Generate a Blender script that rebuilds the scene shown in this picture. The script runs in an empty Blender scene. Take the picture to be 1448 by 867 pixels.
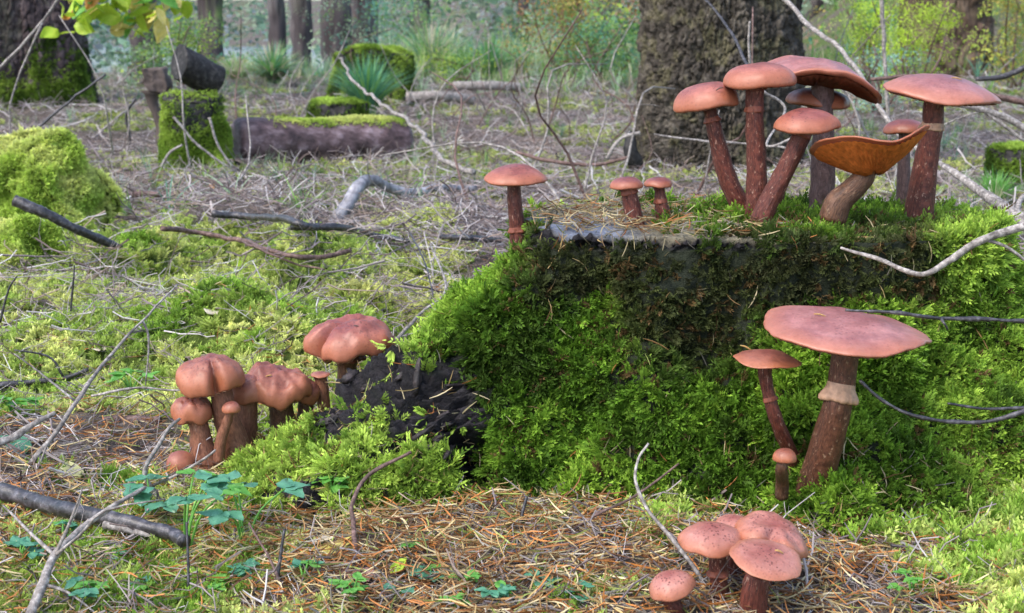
import bpy, math, random
import numpy as np
from mathutils import Vector, Matrix
from mathutils.bvhtree import BVHTree
random.seed(7)
RG = np.random.default_rng(7)
S = bpy.context.scene
COL = S.collection
R = math.radians

# ------------------------------------------------------------------ camera, sky, sun, exposure
CAMZ, PITCH, FPX = 0.36, R(11.5), 1989.0
cd = bpy.data.cameras.new('camera'); cam = bpy.data.objects.new('camera', cd); COL.objects.link(cam)
cam.location = (0, 0, CAMZ); cam.rotation_euler = (math.pi/2-PITCH, 0, 0)
cd.sensor_width = 36; cd.lens = 36*FPX/1448; cd.clip_start = 0.02; cd.clip_end = 2000
cd.dof.use_dof = True; cd.dof.focus_distance = 1.10; cd.dof.aperture_fstop = 21
S.camera = cam
SUN_EL, SUN_AZ = R(52), R(-130)          # azimuth measured from +Y (into the picture) towards +X
w = bpy.data.worlds.new('World'); S.world = w; w.use_nodes = True
nt = w.node_tree; nt.nodes.clear()
sky = nt.nodes.new('ShaderNodeTexSky'); sky.sky_type = 'NISHITA'; sky.sun_disc = False
sky.sun_elevation = SUN_EL; sky.sun_rotation = SUN_AZ; sky.dust_density = 2.0; sky.air_density = 1.0
bg = nt.nodes.new('ShaderNodeBackground'); bg.inputs[1].default_value = 0.15
wo = nt.nodes.new('ShaderNodeOutputWorld')
nt.links.new(sky.outputs[0], bg.inputs[0]); nt.links.new(bg.outputs[0], wo.inputs[0])
sl = bpy.data.lights.new('sun', 'SUN'); sl.energy = 1.0; sl.angle = R(28); sl.color = (1, .95, .86)
so = bpy.data.objects.new('sun', sl); COL.objects.link(so)
_d = Vector((math.sin(SUN_AZ)*math.cos(SUN_EL), math.cos(SUN_AZ)*math.cos(SUN_EL), math.sin(SUN_EL)))
so.rotation_euler = _d.to_track_quat('Z', 'Y').to_euler(); so.location = (0, 0, 12)
S.view_settings.view_transform = 'Standard'; S.view_settings.look = 'None'
S.view_settings.gamma = 1; S.view_settings.exposure = 1.42
S.render.engine = 'CYCLES'
S.cycles.max_bounces = 5; S.cycles.diffuse_bounces = 3; S.cycles.glossy_bounces = 2; S.cycles.transmission_bounces = 3
S.cycles.use_denoising = True

# ------------------------------------------------------------------ pixel <-> world helpers (photo pixels, 1448 wide)
SP, CP = math.sin(PITCH), math.cos(PITCH)
def ray(px, py):
    dx = (px-724)/FPX; dy = (433.5-py)/FPX
    return np.array([dx, CP+dy*SP, -SP+dy*CP])
def at(px, py, Y):
    d = ray(px, py); return np.array([0, 0, CAMZ]) + d*(Y/d[1])
def proj(P):
    P = np.asarray(P, float); x, y, z = P[..., 0], P[..., 1], P[..., 2]-CAMZ
    f = y*CP-z*SP; u = y*SP+z*CP
    f = np.where(f < 1e-3, 1e-3, f)
    return 724+FPX*x/f, 433.5-FPX*u/f

# ------------------------------------------------------------------ numpy noise
_rs = np.random.RandomState(3)
PERM = _rs.permutation(4096).astype(np.int64)
GR = _rs.normal(size=(4096, 3)); GR /= np.linalg.norm(GR, axis=1)[:, None]
def _h(i, j, k): return PERM[(PERM[(PERM[i & 4095]+j) & 4095]+k) & 4095]
def pn(P):
    P = np.asarray(P, float); i = np.floor(P).astype(np.int64); f = P-i; u = f*f*f*(f*(f*6-15)+10)
    r = 0
    for a in (0, 1):
        for b in (0, 1):
            for c in (0, 1):
                g = GR[_h(i[..., 0]+a, i[..., 1]+b, i[..., 2]+c)]
                wgt = (u[..., 0] if a else 1-u[..., 0])*(u[..., 1] if b else 1-u[..., 1])*(u[..., 2] if c else 1-u[..., 2])
                r = r+wgt*(g[..., 0]*(f[..., 0]-a)+g[..., 1]*(f[..., 1]-b)+g[..., 2]*(f[..., 2]-c))
    return r*1.6
def fbm(P, o=4, ga=.5):
    P = np.asarray(P, float); s = 0; a = 1
    for k in range(o): s = s+a*pn(P*2**k+17.3*k); a *= ga
    return s
def P3(x, y, z=0.):
    x, y, z = np.broadcast_arrays(np.asarray(x, float), np.asarray(y, float), np.asarray(z, float)); return np.stack([x, y, z], -1)
def voro(P):
    P = np.asarray(P, float); i = np.floor(P).astype(np.int64)
    f1 = np.full(P.shape[:-1], 9.); f2 = f1.copy(); idn = np.zeros(P.shape[:-1], np.int64)
    for a in (-1, 0, 1):
        for b in (-1, 0, 1):
            for c in (-1, 0, 1):
                q = i+np.array([a, b, c]); h = _h(q[..., 0], q[..., 1], q[..., 2])
                d = np.linalg.norm(q+.5+GR[h]*.42-P, axis=-1)
                n1 = d < f1
                f2 = np.where(n1, f1, np.minimum(f2, d)); idn = np.where(n1, h, idn); f1 = np.where(n1, d, f1)
    return f1, f2, idn/4096.
def sst(a, b, x): t = np.clip((x-a)/(b-a), 0, 1); return t*t*(3-2*t)

# ------------------------------------------------------------------ materials
class NT:
    def __init__(s, name):
        s.m = bpy.data.materials.new(name); s.m.use_nodes = True; s.t = s.m.node_tree; s.t.nodes.clear()
        s.out = s.n('ShaderNodeOutputMaterial')
    def n(s, ty, **kw):
        x = s.t.nodes.new(ty)
        for k, v in kw.items(): setattr(x, k, v)
        return x
    def l(s, a, b): s.t.links.new(a, b)
    def put(s, sock, v):
        if isinstance(v, bpy.types.NodeSocket): s.l(v, sock)
        elif isinstance(v, (tuple, list)) and len(v) == 3 and sock.type == 'RGBA': sock.default_value = (*v, 1)
        else: sock.default_value = v
    def co(s, which='Object'): return s.n('ShaderNodeTexCoord').outputs[which]
    def attr(s, name, inst=False, out='Fac'):
        a = s.n('ShaderNodeAttribute'); a.attribute_name = name; a.attribute_type = 'INSTANCER' if inst else 'GEOMETRY'
        return a.outputs[out]
    def noise(s, scale, detail=4, co=None, rough=.55, scl=None):
        x = s.n('ShaderNodeTexNoise'); x.inputs['Scale'].default_value = scale; x.inputs['Detail'].default_value = detail
        x.inputs['Roughness'].default_value = rough
        c = co or s.co()
        if scl:
            mp = s.n('ShaderNodeMapping'); mp.inputs['Scale'].default_value = scl; s.l(c, mp.inputs[0]); c = mp.outputs[0]
        s.l(c, x.inputs['Vector']); return x.outputs['Fac']
    def vor(s, scale, co=None, feature='F1', scl=None):
        x = s.n('ShaderNodeTexVoronoi'); x.feature = feature; x.inputs['Scale'].default_value = scale
        c = co or s.co()
        if scl:
            mp = s.n('ShaderNodeMapping'); mp.inputs['Scale'].default_value = scl; s.l(c, mp.inputs[0]); c = mp.outputs[0]
        s.l(c, x.inputs['Vector']); return x.outputs['Distance']
    def ramp(s, fac, stops, interp='LINEAR'):
        x = s.n('ShaderNodeValToRGB'); r = x.color_ramp; r.interpolation = interp
        while len(r.elements) < len(stops): r.elements.new(.5)
        for e, (p, c) in zip(r.elements, stops):
            e.position = p; e.color = (*c, 1) if isinstance(c, tuple) else (c, c, c, 1)
        s.l(fac, x.inputs[0]); return x.outputs[0]
    def mix(s, fac, a, b, mode='MIX'):
        x = s.n('ShaderNodeMix', data_type='RGBA', blend_type=mode)
        s.put(x.inputs[0], fac); s.put(x.inputs[6], a); s.put(x.inputs[7], b); return x.outputs[2]
    def math(s, op, a, b=0.5, clamp=False):
        x = s.n('ShaderNodeMath', operation=op, use_clamp=clamp); s.put(x.inputs[0], a); s.put(x.inputs[1], b); return x.outputs[0]
    def bump(s, h, dist=.001, strength=.6, nrm=None):
        x = s.n('ShaderNodeBump'); x.inputs['Distance'].default_value = dist; x.inputs['Strength'].default_value = strength
        s.l(h, x.inputs['Height'])
        if nrm is not None: s.l(nrm, x.inputs['Normal'])
        return x.outputs[0]
    def bsdf(s, color, rough=.6, spec=.4, nrm=None, coat=0, coatr=.2, sss=0, sssr=(.01, .004, .002)):
        b = s.n('ShaderNodeBsdfPrincipled'); s.put(b.inputs['Base Color'], color); s.put(b.inputs['Roughness'], rough)
        s.put(b.inputs['Specular IOR Level'], spec)
        if nrm is not None: s.l(nrm, b.inputs['Normal'])
        s.put(b.inputs['Coat Weight'], coat); s.put(b.inputs['Coat Roughness'], coatr)
        if sss:
            b.inputs['Subsurface Weight'].default_value = sss; b.inputs['Subsurface Radius'].default_value = sssr; b.inputs['Subsurface Scale'].default_value = 1
        return b.outputs[0]
    def fin(s, sh): s.l(sh, s.out.inputs['Surface']); return s.m
    def leafy(s, color, trans=.35, rough=.5, spec=.25, nrm=None):
        a = s.bsdf(color, rough, spec, nrm); t = s.n('ShaderNodeBsdfTranslucent'); s.put(t.inputs[0], color)
        m = s.n('ShaderNodeMixShader'); m.inputs[0].default_value = trans; s.l(a, m.inputs[1]); s.l(t.outputs[0], m.inputs[2])
        return s.fin(m.outputs[0])

def m_leaf_inst(name, trans=.35, rough=.5, tipc=(1.25, 1.2, 1.0), basec=(.45, .42, .4), spec=.25):
    t = NT(name); c = t.mix(t.attr('tip'), basec, tipc); col = t.mix(1.0, t.attr('tint', True, 'Color'), c, 'MULTIPLY')
    return t.leafy(col, trans, rough, spec)
M_MOSS = m_leaf_inst('moss_leaf', .3, .55, (1.75, 1.6, 1.4), (.28, .30, .25), .12)
M_GRASS = m_leaf_inst('grass_leaf', .35, .45, (1.1, 1.1, 1.1), (.7, .7, .6))
M_LITTER = m_leaf_inst('litter', .1, .55, (1., 1., 1.), (1, 1, 1), .35)

def m_vcol(name, rough=.7, spec=.3, bump=.0006, bs=500, var=.35):
    t = NT(name); n = t.noise(bs, 4); c = t.mix(1.0, t.attr('col', False, 'Color'), t.ramp(n, [(.3, 1-var), (.7, 1+var)]), 'MULTIPLY')
    return t.fin(t.bsdf(c, rough, spec, t.bump(n, bump, .8)))
def m_bark(name, c1, c2, c3, scale=60, rough=.75, spec=.3, scl=None, bump=.002):
    t = NT(name); n = t.noise(scale, 6, scl=scl, rough=.65); n2 = t.noise(scale*.22, 3, scl=scl)
    c = t.ramp(n, [(.32, c1), (.5, c2), (.68, c3)]); c = t.mix(1, c, t.ramp(n2, [(.35, .65), (.65, 1.3)]), 'MULTIPLY')
    return t.fin(t.bsdf(c, rough, spec, t.bump(n, bump, .9)))
M_TWIG_GREY = m_bark('grey_twig', (.10, .085, .075), (.24, .21, .19), (.5, .46, .42), 260, .6, .4, (1, 1, 1), .0008)
M_TWIG_BROWN = m_bark('brown_twig', (.05, .028, .022), (.13, .075, .06), (.26, .17, .15), 260, .6, .4, (1, 1, 1), .0008)
M_TWIG_DARK = m_bark('dark_wet_twig', (.012, .01, .01), (.035, .03, .032), (.12, .11, .12), 180, .38, .6, (1, 1, 1), .0008)
M_STRAW = m_bark('straw_needle', (.35, .16, .05), (.5, .3, .1), (.6, .45, .2), 300, .6, .3, (1, 1, 1), .0003)
M_SILVER = m_bark('silver_branch', (.09, .085, .09), (.24, .23, .25), (.46, .45, .47), 60, .42, .5, (1, 1, 1), .0008)
M_LOG = m_bark('purple_log', (.03, .017, .018), (.10, .062, .066), (.24, .18, .20), 40, .55, .4, (.35, 1, 1), .006)
M_FARWOOD = m_bark('far_bark', (.06, .045, .04), (.13, .10, .09), (.22, .18, .16), 9, .8, .2, (1, 1, .3), .01)
M_ROT = m_bark('rotten_wood', (.006, .004, .004), (.02, .014, .014), (.075, .056, .058), 120, .5, .45, (1, 1, 1), .003)
M_DARKWOOD = m_bark('dark_wood', (.008, .007, .007), (.026, .023, .022), (.075, .068, .064), 90, .65, .3, (1, 1, 1), .003)

# cap of the fungus: salmon flesh with darker centre, speckles, thin wet film
def m_cap(name, a, b, centre, speck=1.0, wet=.3, vs=330):
    t = NT(name); r = t.attr('rad'); n = t.noise(34, 5, rough=.65); n3 = t.noise(9, 2)
    c = t.mix(t.ramp(n, [(.35, 0.), (.68, 1.)]), a, b)
    c = t.mix(t.math('MULTIPLY', t.ramp(r, [(.0, 1.), (.38, .45), (.75, 0.)]), t.ramp(n3, [(.3, .5), (.6, 1.)])), c, centre)
    bl = t.noise(14, 5, rough=.7, scl=(1, 1, 2)); c = t.mix(t.math('MULTIPLY', t.ramp(bl, [(.52, 0.), (.66, 1.)]), .55), c, centre)
    fb = t.noise(240, 3, rough=.7); c = t.mix(1, c, t.ramp(fb, [(.3, .82), (.7, 1.15)]), 'MULTIPLY')
    c = t.mix(t.math('MULTIPLY', t.ramp(r, [(.72, 0.), (1., .75)]), .8), c, (.42, .14, .06))
    v = t.vor(vs); nn = t.noise(60, 2)
    sp = t.math('MULTIPLY', t.ramp(v, [(.22, 1.), (.36, 0.)]), t.ramp(nn, [(.38, 0.), (.58, 1.)]))
    sp = t.math('MULTIPLY', sp, t.math('MULTIPLY', t.ramp(r, [(.0, 1.), (.55, .8), (.95, .25)]), speck, True))
    c = t.mix(sp, c, (.10, .025, .02))
    g = t.noise(900, 3)
    nb = t.bump(g, .0003, .5, t.bump(n, .0015, .5, t.bump(sp, .0004, .5)))
    sh = t.bsdf(c, t.ramp(n, [(.3, .42), (.7, .62)]), .4, nb, coat=wet, coatr=.38, sss=.12)
    return t.fin(sh)
M_CAP = m_cap('cap_salmon', (.22, .060, .045), (.40, .145, .108), (.16, .034, .03), 1., .25)
M_CAP_PINK = m_cap('cap_pink', (.27, .095, .085), (.46, .21, .19), (.17, .048, .05), .6, .45)
M_CAP_DARK = m_cap('cap_dark', (.15, .04, .035), (.25, .08, .065), (.12, .03, .03), .6)
M_CAP_BROWN = m_cap('cap_brown', (.20, .062, .038), (.38, .145, .095), (.17, .045, .038), .8, .2)
M_CAP_SPOT = m_cap('cap_spotted', (.34, .13, .095), (.50, .225, .18), (.22, .05, .042), 1.1, .15, 480)
def m_stem(name, a, b, pale, pal=.5):
    t = NT(name); uv = t.attr('sv', False, 'Vector')
    n = t.noise(1.0, 5, uv, scl=(14, 3.5, 1)); n2 = t.noise(1.0, 4, uv, scl=(3.5, 3, 3.5), rough=.75)
    c = t.mix(t.ramp(n, [(.35, 0.), (.65, 1.)]), a, b)
    c = t.mix(t.math('MULTIPLY', t.ramp(n2, [(.60, 0.), (.65, 1.)]), pal), c, pale)
    fine = t.noise(1.0, 4, uv, scl=(40, 2, 1))
    return t.fin(t.bsdf(c, .5, .4, t.bump(fine, .0012, .8, t.bump(n2, .0008, .6)), sss=.08))
M_STEM_RED = m_stem('stem_red', (.055, .012, .008), (.17, .045, .028), (.55, .34, .25), .6)
M_STEM_TAN = m_stem('stem_tan', (.15, .055, .03), (.32, .135, .075), (.5, .3, .2), .35)
M_STEM_BROWN = m_stem('stem_brown', (.06, .024, .012), (.17, .08, .042), (.45, .3, .18), .4)
M_STEM_BIG = m_stem('stem_big', (.06, .022, .012), (.16, .062, .034), (.42, .27, .17), .6)
M_STEM_GREY = m_stem('stem_grey', (.07, .035, .032), (.17, .10, .095), (.35, .25, .23), .4)
def m_plain(name, c, rough=.5, spec=.3, sc=200, var=.3, b=.0005):
    t = NT(name); n = t.noise(sc, 4); col = t.mix(1, c, t.ramp(n, [(.3, 1-var), (.7, 1+var)]), 'MULTIPLY')
    return t.fin(t.bsdf(col, rough, spec, t.bump(n, b, .8)))
M_RING = m_plain('ring_cream', (.46, .27, .17)); M_RING_RED = m_plain('ring_red', (.20, .06, .035))
M_GILL = m_plain('gills_orange', (.62, .17, .035), .6, .2); M_GILL_PALE = m_plain('gills_pale', (.55, .30, .19), .6, .2)

def smat(stops, scale, bump, rough=.8, attrmix=None):
    pass

# soil
def m_soil():
    t = NT('forest_soil'); n = t.noise(22, 8, rough=.7); n2 = t.noise(160, 5, rough=.7)
    c = t.ramp(n, [(.3, (.05, .036, .03)), (.5, (.12, .097, .08)), (.7, (.23, .19, .16))])
    c = t.mix(1, c, t.ramp(n2, [(.3, .5), (.7, 1.5)]), 'MULTIPLY')
    g = t.ramp(n2, [(.3, (.035, .055, .01)), (.7, (.14, .2, .035))])
    c = t.mix(t.attr('moss'), c, g)
    return t.fin(t.bsdf(c, .85, .2, t.bump(n2, .006, 1., t.bump(n, .02, .6))))
M_SOIL = m_soil()
def m_stump():
    t = NT('stump_wood'); n = t.noise(26, 8, rough=.72, scl=(1, 1, 2.0)); n2 = t.noise(170, 5, rough=.7)
    c = t.ramp(n, [(.3, (.006, .005, .006)), (.52, (.018, .015, .018)), (.75, (.055, .048, .055))])
    c = t.mix(1, c, t.ramp(n2, [(.3, .5), (.7, 1.5)]), 'MULTIPLY')
    c = t.mix(t.attr('top'), c, t.ramp(n2, [(.3, (.10, .085, .06)), (.7, (.34, .30, .2))]))
    c = t.mix(t.attr('blue'), c, t.ramp(n, [(.3, (.06, .065, .09)), (.7, (.32, .36, .46))]))
    c = t.mix(t.attr('moss'), c, (.016, .024, .006))
    return t.fin(t.bsdf(c, t.ramp(n2, [(.3, .5), (.7, .9)]), .35, t.bump(n2, .003, 1., t.bump(n, .01, .9))))
M_STUMP = m_stump()

# ------------------------------------------------------------------ object helpers
def tag(o, label=None, cat=None, group=None, kind=None):
    if label: o['label'] = label
    if cat: o['category'] = cat
    if group: o['group'] = group
    if kind: o['kind'] = kind
    return o
def empty(name, loc, label, cat, group=None):
    o = bpy.data.objects.new(name, None); COL.objects.link(o); o.location = Vector(loc); o.empty_display_size = .02
    return tag(o, label, cat, group)
def np_mesh(name, V, F, smooth=True):
    V = np.asarray(V, np.float32); me = bpy.data.meshes.new(name)
    if isinstance(F, np.ndarray):
        k = F.shape[1]; me.vertices.add(len(V)); me.vertices.foreach_set('co', V.ravel())
        me.loops.add(F.size); me.loops.foreach_set('vertex_index', F.ravel().astype(np.int32))
        me.polygons.add(len(F)); me.polygons.foreach_set('loop_start', np.arange(0, F.size, k, dtype=np.int32))
        me.update(calc_edges=True)
    else:
        me.from_pydata(V.tolist(), [], F)
    if smooth: me.polygons.foreach_set('use_smooth', np.ones(len(me.polygons), bool))
    me.validate(); return me
def mk(name, V, F, m, parent=None, smooth=True, attrs=None):
    """link one mesh object; V in world coordinates, stored relative to the parent's (or own) origin"""
    V = np.asarray(V, float)
    if parent is not None: org = np.array(parent_world(parent)); loc = (0, 0, 0)
    else: org = np.array([V[:, 0].mean(), V[:, 1].mean(), V[:, 2].min()]); loc = org
    me = np_mesh(name, V-org, F, smooth)
    for k, a in (attrs or {}).items():
        a = np.asarray(a, np.float32)
        if a.ndim == 1: me.attributes.new(k, 'FLOAT', 'POINT').data.foreach_set('value', a)
        elif a.shape[1] == 4: me.attributes.new(k, 'FLOAT_COLOR', 'POINT').data.foreach_set('color', a.ravel())
        else: me.attributes.new(k, 'FLOAT_VECTOR', 'POINT').data.foreach_set('vector', a.ravel())
    me.materials.append(m)
    o = bpy.data.objects.new(name, me); COL.objects.link(o); o.location = Vector(loc)
    if parent is not None: o.parent = parent
    return o
def parent_world(p):
    v = Vector((0, 0, 0))
    while p is not None: v = v+p.location; p = p.parent
    return v
class MB:
    def __init__(s): s.v = []; s.f = []; s.n = 0; s.a = {}
    def add(s, V, F, **at_):
        V = np.asarray(V, float); s.v.append(V)
        s.f += [tuple(int(i)+s.n for i in f) for f in F]; s.n += len(V)
        for k, a in at_.items(): s.a.setdefault(k, []).append(np.asarray(a, float))
        return s
    def build(s, name, m, parent=None, smooth=True):
        return mk(name, np.concatenate(s.v), s.f, m, parent, smooth, {k: np.concatenate(a) for k, a in s.a.items()})
def grid_faces(nr, nc, wrap=False):
    i, j = np.meshgrid(np.arange(nr-1), np.arange(nc if wrap else nc-1), indexing='ij'); j2 = (j+1) % nc
    return np.stack([i*nc+j, i*nc+j2, (i+1)*nc+j2, (i+1)*nc+j], -1).reshape(-1, 4)
def resample(pts, n):
    """smooth (Catmull-Rom) path through pts"""
    p = np.asarray(pts, float)
    if len(p) == 2: return p[0]+(p[1]-p[0])*np.linspace(0, 1, n)[:, None]
    q = np.vstack([2*p[0]-p[1], p, 2*p[-1]-p[-2]]); t = np.linspace(0, len(p)-1-1e-6, n); i = t.astype(int); f = (t-i)[:, None]
    a, b, c, d = q[i], q[i+1], q[i+2], q[i+3]
    return .5*((2*b)+(c-a)*f+(2*a-5*b+4*c-d)*f*f+(3*b-a-3*c+d)*f**3)
def tube(pts, rad, sides=8, cap=True, jit=0., jf=40., sq=None):
    """pts Nx3, rad scalar/array; returns V,F,(ang,len) per vertex"""
    P = np.asarray(pts, float); n = len(P); rad = np.broadcast_to(np.asarray(rad, float), (n,))
    T = np.gradient(P, axis=0); T /= np.linalg.norm(T, axis=1)[:, None]+1e-12
    up = np.array([0, 0, 1.]) if abs(T[0][2]) < .9 else np.array([1., 0, 0]); X = np.cross(up, T[0]); X /= np.linalg.norm(X)
    a = np.linspace(0, 2*math.pi, sides, endpoint=False); V = []
    for k in range(n):
        X = X-T[k]*X.dot(T[k]); X /= np.linalg.norm(X)+1e-12; Y = np.cross(T[k], X)
        V.append(P[k]+(np.cos(a)[:, None]*X+np.sin(a)[:, None]*Y)*rad[k])
    V = np.array(V)
    if jit:
        c = P[:, None, :]; d = V-c; V = c+d*(1+jit*fbm(V*jf, 3))[..., None]
    V = V.reshape(-1, 3); F = [tuple(f) for f in grid_faces(n, sides, True)]
    L = np.concatenate([[0], np.cumsum(np.linalg.norm(np.diff(P, axis=0), axis=1))])
    if cap: F += [tuple(range(sides))[::-1], tuple(range((n-1)*sides, n*sides))]
    sv = np.stack([np.cos(np.tile(a, n)), np.repeat(L, sides)*60, np.sin(np.tile(a, n))], 1)
    return V, F, sv

# ------------------------------------------------------------------ instanced stuff
def scatter(name, P, D, scale, var, tint, sources, parent=None, spin=None, ref=None):
    """one object: points carrying real copies of the source meshes (direction D, scale, tint)"""
    P = np.asarray(P, float); n = len(P); D = D/(np.linalg.norm(D, axis=1)[:, None]+1e-9)
    th = RG.uniform(0, 2*math.pi, n) if spin is None else spin
    ref = np.stack([np.cos(th), np.sin(th), np.zeros(n)], 1)+RG.normal(0, .05, (n, 3)) if ref is None else ref; X = ref-D*(ref*D).sum(1)[:, None]
    X /= np.linalg.norm(X, axis=1)[:, None]+1e-9; Y = np.cross(D, X)
    rx = np.arctan2(Y[:, 2], D[:, 2]); ry = -np.arcsin(np.clip(X[:, 2], -1, 1)); rz = np.arctan2(X[:, 1], X[:, 0])
    org = np.array(parent_world(parent)) if parent is not None else np.array([0, 0, 0.])
    me = bpy.data.meshes.new(name); me.vertices.add(n); me.vertices.foreach_set('co', (P-org).astype(np.float32).ravel())
    me.attributes.new('rot', 'FLOAT_VECTOR', 'POINT').data.foreach_set('vector', np.stack([rx, ry, rz], 1).astype(np.float32).ravel())
    me.attributes.new('scl', 'FLOAT', 'POINT').data.foreach_set('value', np.broadcast_to(scale, (n,)).astype(np.float32))
    me.attributes.new('var', 'INT', 'POINT').data.foreach_set('value', np.asarray(var, np.int32))
    tc = np.ones((n, 4), np.float32); tc[:, :3] = np.clip(tint, 0, 1)
    me.attributes.new('tint', 'FLOAT_COLOR', 'POINT').data.foreach_set('color', tc.ravel())
    o = bpy.data.objects.new(name, me); COL.objects.link(o)
    if parent is not None: o.parent = parent
    ng = bpy.data.node_groups.new(name+'_copies', 'GeometryNodeTree'); N, L = ng.nodes, ng.links
    ng.interface.new_socket('Geometry', in_out='INPUT', socket_type='NodeSocketGeometry')
    ng.interface.new_socket('Geometry', in_out='OUTPUT', socket_type='NodeSocketGeometry')
    gi = N.new('NodeGroupInput'); go = N.new('NodeGroupOutput'); j = N.new('GeometryNodeJoinGeometry')
    for s in reversed(sources):
        oi = N.new('GeometryNodeObjectInfo'); oi.inputs['Object'].default_value = s; oi.inputs['As Instance'].default_value = False
        g = N.new('GeometryNodeGeometryToInstance'); L.new(oi.outputs['Geometry'], g.inputs[0]); L.new(g.outputs[0], j.inputs[0])
    ip = N.new('GeometryNodeInstanceOnPoints'); L.new(gi.outputs[0], ip.inputs['Points']); L.new(j.outputs[0], ip.inputs['Instance'])
    ip.inputs['Pick Instance'].default_value = True
    def na(nm, ty):
        x = N.new('GeometryNodeInputNamedAttribute'); x.data_type = ty; x.inputs[0].default_value = nm; return x.outputs['Attribute']
    L.new(na('var', 'INT'), ip.inputs['Instance Index']); L.new(na('scl', 'FLOAT'), ip.inputs['Scale'])
    e = N.new('FunctionNodeEulerToRotation'); L.new(na('rot', 'FLOAT_VECTOR'), e.inputs[0]); L.new(e.outputs[0], ip.inputs['Rotation'])
    L.new(ip.outputs[0], go.inputs[0]); o.modifiers.new('copies', 'NODES').node_group = ng
    o['kind'] = 'stuff'
    return o
def src(name, V, F, m, tip=None):
    me = np_mesh(name, V, F, False)
    me.attributes.new('tip', 'FLOAT', 'POINT').data.foreach_set('value', np.asarray(tip if tip is not None else np.ones(len(V)), np.float32))
    me.materials.append(m); return bpy.data.objects.new(name, me)

def sprig_geo(rng, nst=4, spread=.32, nb=9, bl=.34, wd=.055, flat=.7, droop=.3):
    V, F, T = [], [], []
    for s in range(nst):
        th = rng.uniform(0, 6.28); b0 = np.array([math.cos(th), math.sin(th), 0])*rng.uniform(0, .25)
        dr = np.array([math.cos(th)*spread*rng.uniform(.3, 1.4), math.sin(th)*spread*rng.uniform(.3, 1.4), 1.]); dr /= np.linalg.norm(dr)
        L = rng.uniform(.65, 1.15); bend = rng.normal(0, .25, 3)*[1, 1, 0]-np.array([0, 0, droop*rng.uniform(0, 1)])
        side = np.cross(dr, rng.normal(0, 1, 3)); side /= np.linalg.norm(side); nrm = np.cross(dr, side)
        pt = lambda t: b0+dr*L*t+bend*t*t*L
        k = len(V)   # stem strip
        for t in (0, .5, 1): V += [pt(t)-nrm*.012*(1.2-t), pt(t)+nrm*.012*(1.2-t)]; T += [t*.6]*2
        F += [(k, k+1, k+3, k+2), (k+2, k+3, k+5, k+4)]
        for i in range(nb):
            t = .12+.88*(i+.5)/nb; p = pt(t); tg = (pt(min(t+.05, 1.05))-p); tg /= np.linalg.norm(tg)
            for sg in ((-1, 1) if i < nb-1 else (0,)):
                l = bl*(1-.55*t)*rng.uniform(.7, 1.2); l = l if sg else bl*.5
                d = tg*.75+side*sg*.85+nrm*rng.uniform(-.45, .45)*flat; d /= np.linalg.norm(d)
                wv = np.cross(d, nrm+rng.normal(0, .4, 3)); wv /= np.linalg.norm(wv); wv *= wd*rng.uniform(.7, 1.2)
                k = len(V); V += [p, p+d*l*.45+wv, p+d*l+tg*l*.25, p+d*l*.45-wv]; T += [t*.5, .3+t*.6, .55+t*.45, .3+t*.6]
                F.append((k, k+1, k+2, k+3))
    return np.array(V), F, np.clip(T, 0, 1)
rr = random.Random(11); nr_ = np.random.default_rng(5)
MOSS = [src('moss_source', *sprig_geo(nr_, 4, .45)[:2], M_MOSS) for _ in range(0)]
for _i in range(6):
    V, F, T = sprig_geo(nr_, 4, .55, 9, .38, .052, .35, .45); MOSS.append(src('moss_source', V, F, M_MOSS, T))
for _i in range(3):      # short star-like cushions
    V, F, T = sprig_geo(nr_, 6, .7, 6, .42, .06, 1.3, .1); MOSS.append(src('moss_source', V, F, M_MOSS, T))
def leaf_strip(L, W, bend, n=4, d=(0, 0, 1), side=(1, 0, 0)):
    d = np.array(d, float); s = np.array(side, float); V = []; T = []
    bn = np.array(bend, float)
    for i in range(n+1):
        t = i/n; p = d*L*t+bn*t*t; wv = s*W*math.sin(math.pi*min(.98, .12+.86*t)); V += [p-wv, p+wv]; T += [t, t]
    return np.array(V), [(2*i, 2*i+1, 2*i+3, 2*i+2) for i in range(n)], T
def grass_geo(rng, nb=12, w=.012, spread=.5, n=5):
    V, F, T = [], [], []; k = 0
    for i in range(nb):
        th = rng.uniform(0, 6.28); o = np.array([math.cos(th), math.sin(th), 0]); L = rng.uniform(.6, 1.1)
        sp = spread*rng.uniform(.2, 1.2); v, f, t = leaf_strip(L, w, o*sp*L*1.0-np.array([0, 0, sp*L*.55]), n, (o*sp*.4+np.array([0, 0, 1])), (-math.sin(th), math.cos(th), 0))
        v = v+o*rng.uniform(0, .06); V.append(v); F += [tuple(q+k for q in ff) for ff in f]; k += len(v); T += list(t)
    return np.concatenate(V), F, T
GRASS = [src('grass_source', V, F, M_GRASS, T) for V, F, T in [grass_geo(nr_, 12), grass_geo(nr_, 9, .016, .7), grass_geo(nr_, 14, .009, .35)]]
def leafclump_geo(rng, n=34, ls=.16, flatz=.7):
    V, F = [], []
    for i in range(n):
        c = rng.normal(0, .36, 3)*[1, 1, flatz]; d = rng.normal(0, 1, 3); d[2] *= .5; d /= np.linalg.norm(d); s = np.cross(d, rng.normal(0, .35, 3)+[0, 0, 1]); s /= np.linalg.norm(s)
        l = ls*rng.uniform(.6, 1.3); k = len(V)
        V += [c, c+d*l*.5+s*l*.32, c+d*l, c+d*l*.5-s*l*.32]; F.append((k, k+1, k+2, k+3))
    return np.array(V), F
LEAFC = [src('leaf_source', *leafclump_geo(nr_), M_GRASS) for _ in range(4)]
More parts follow.
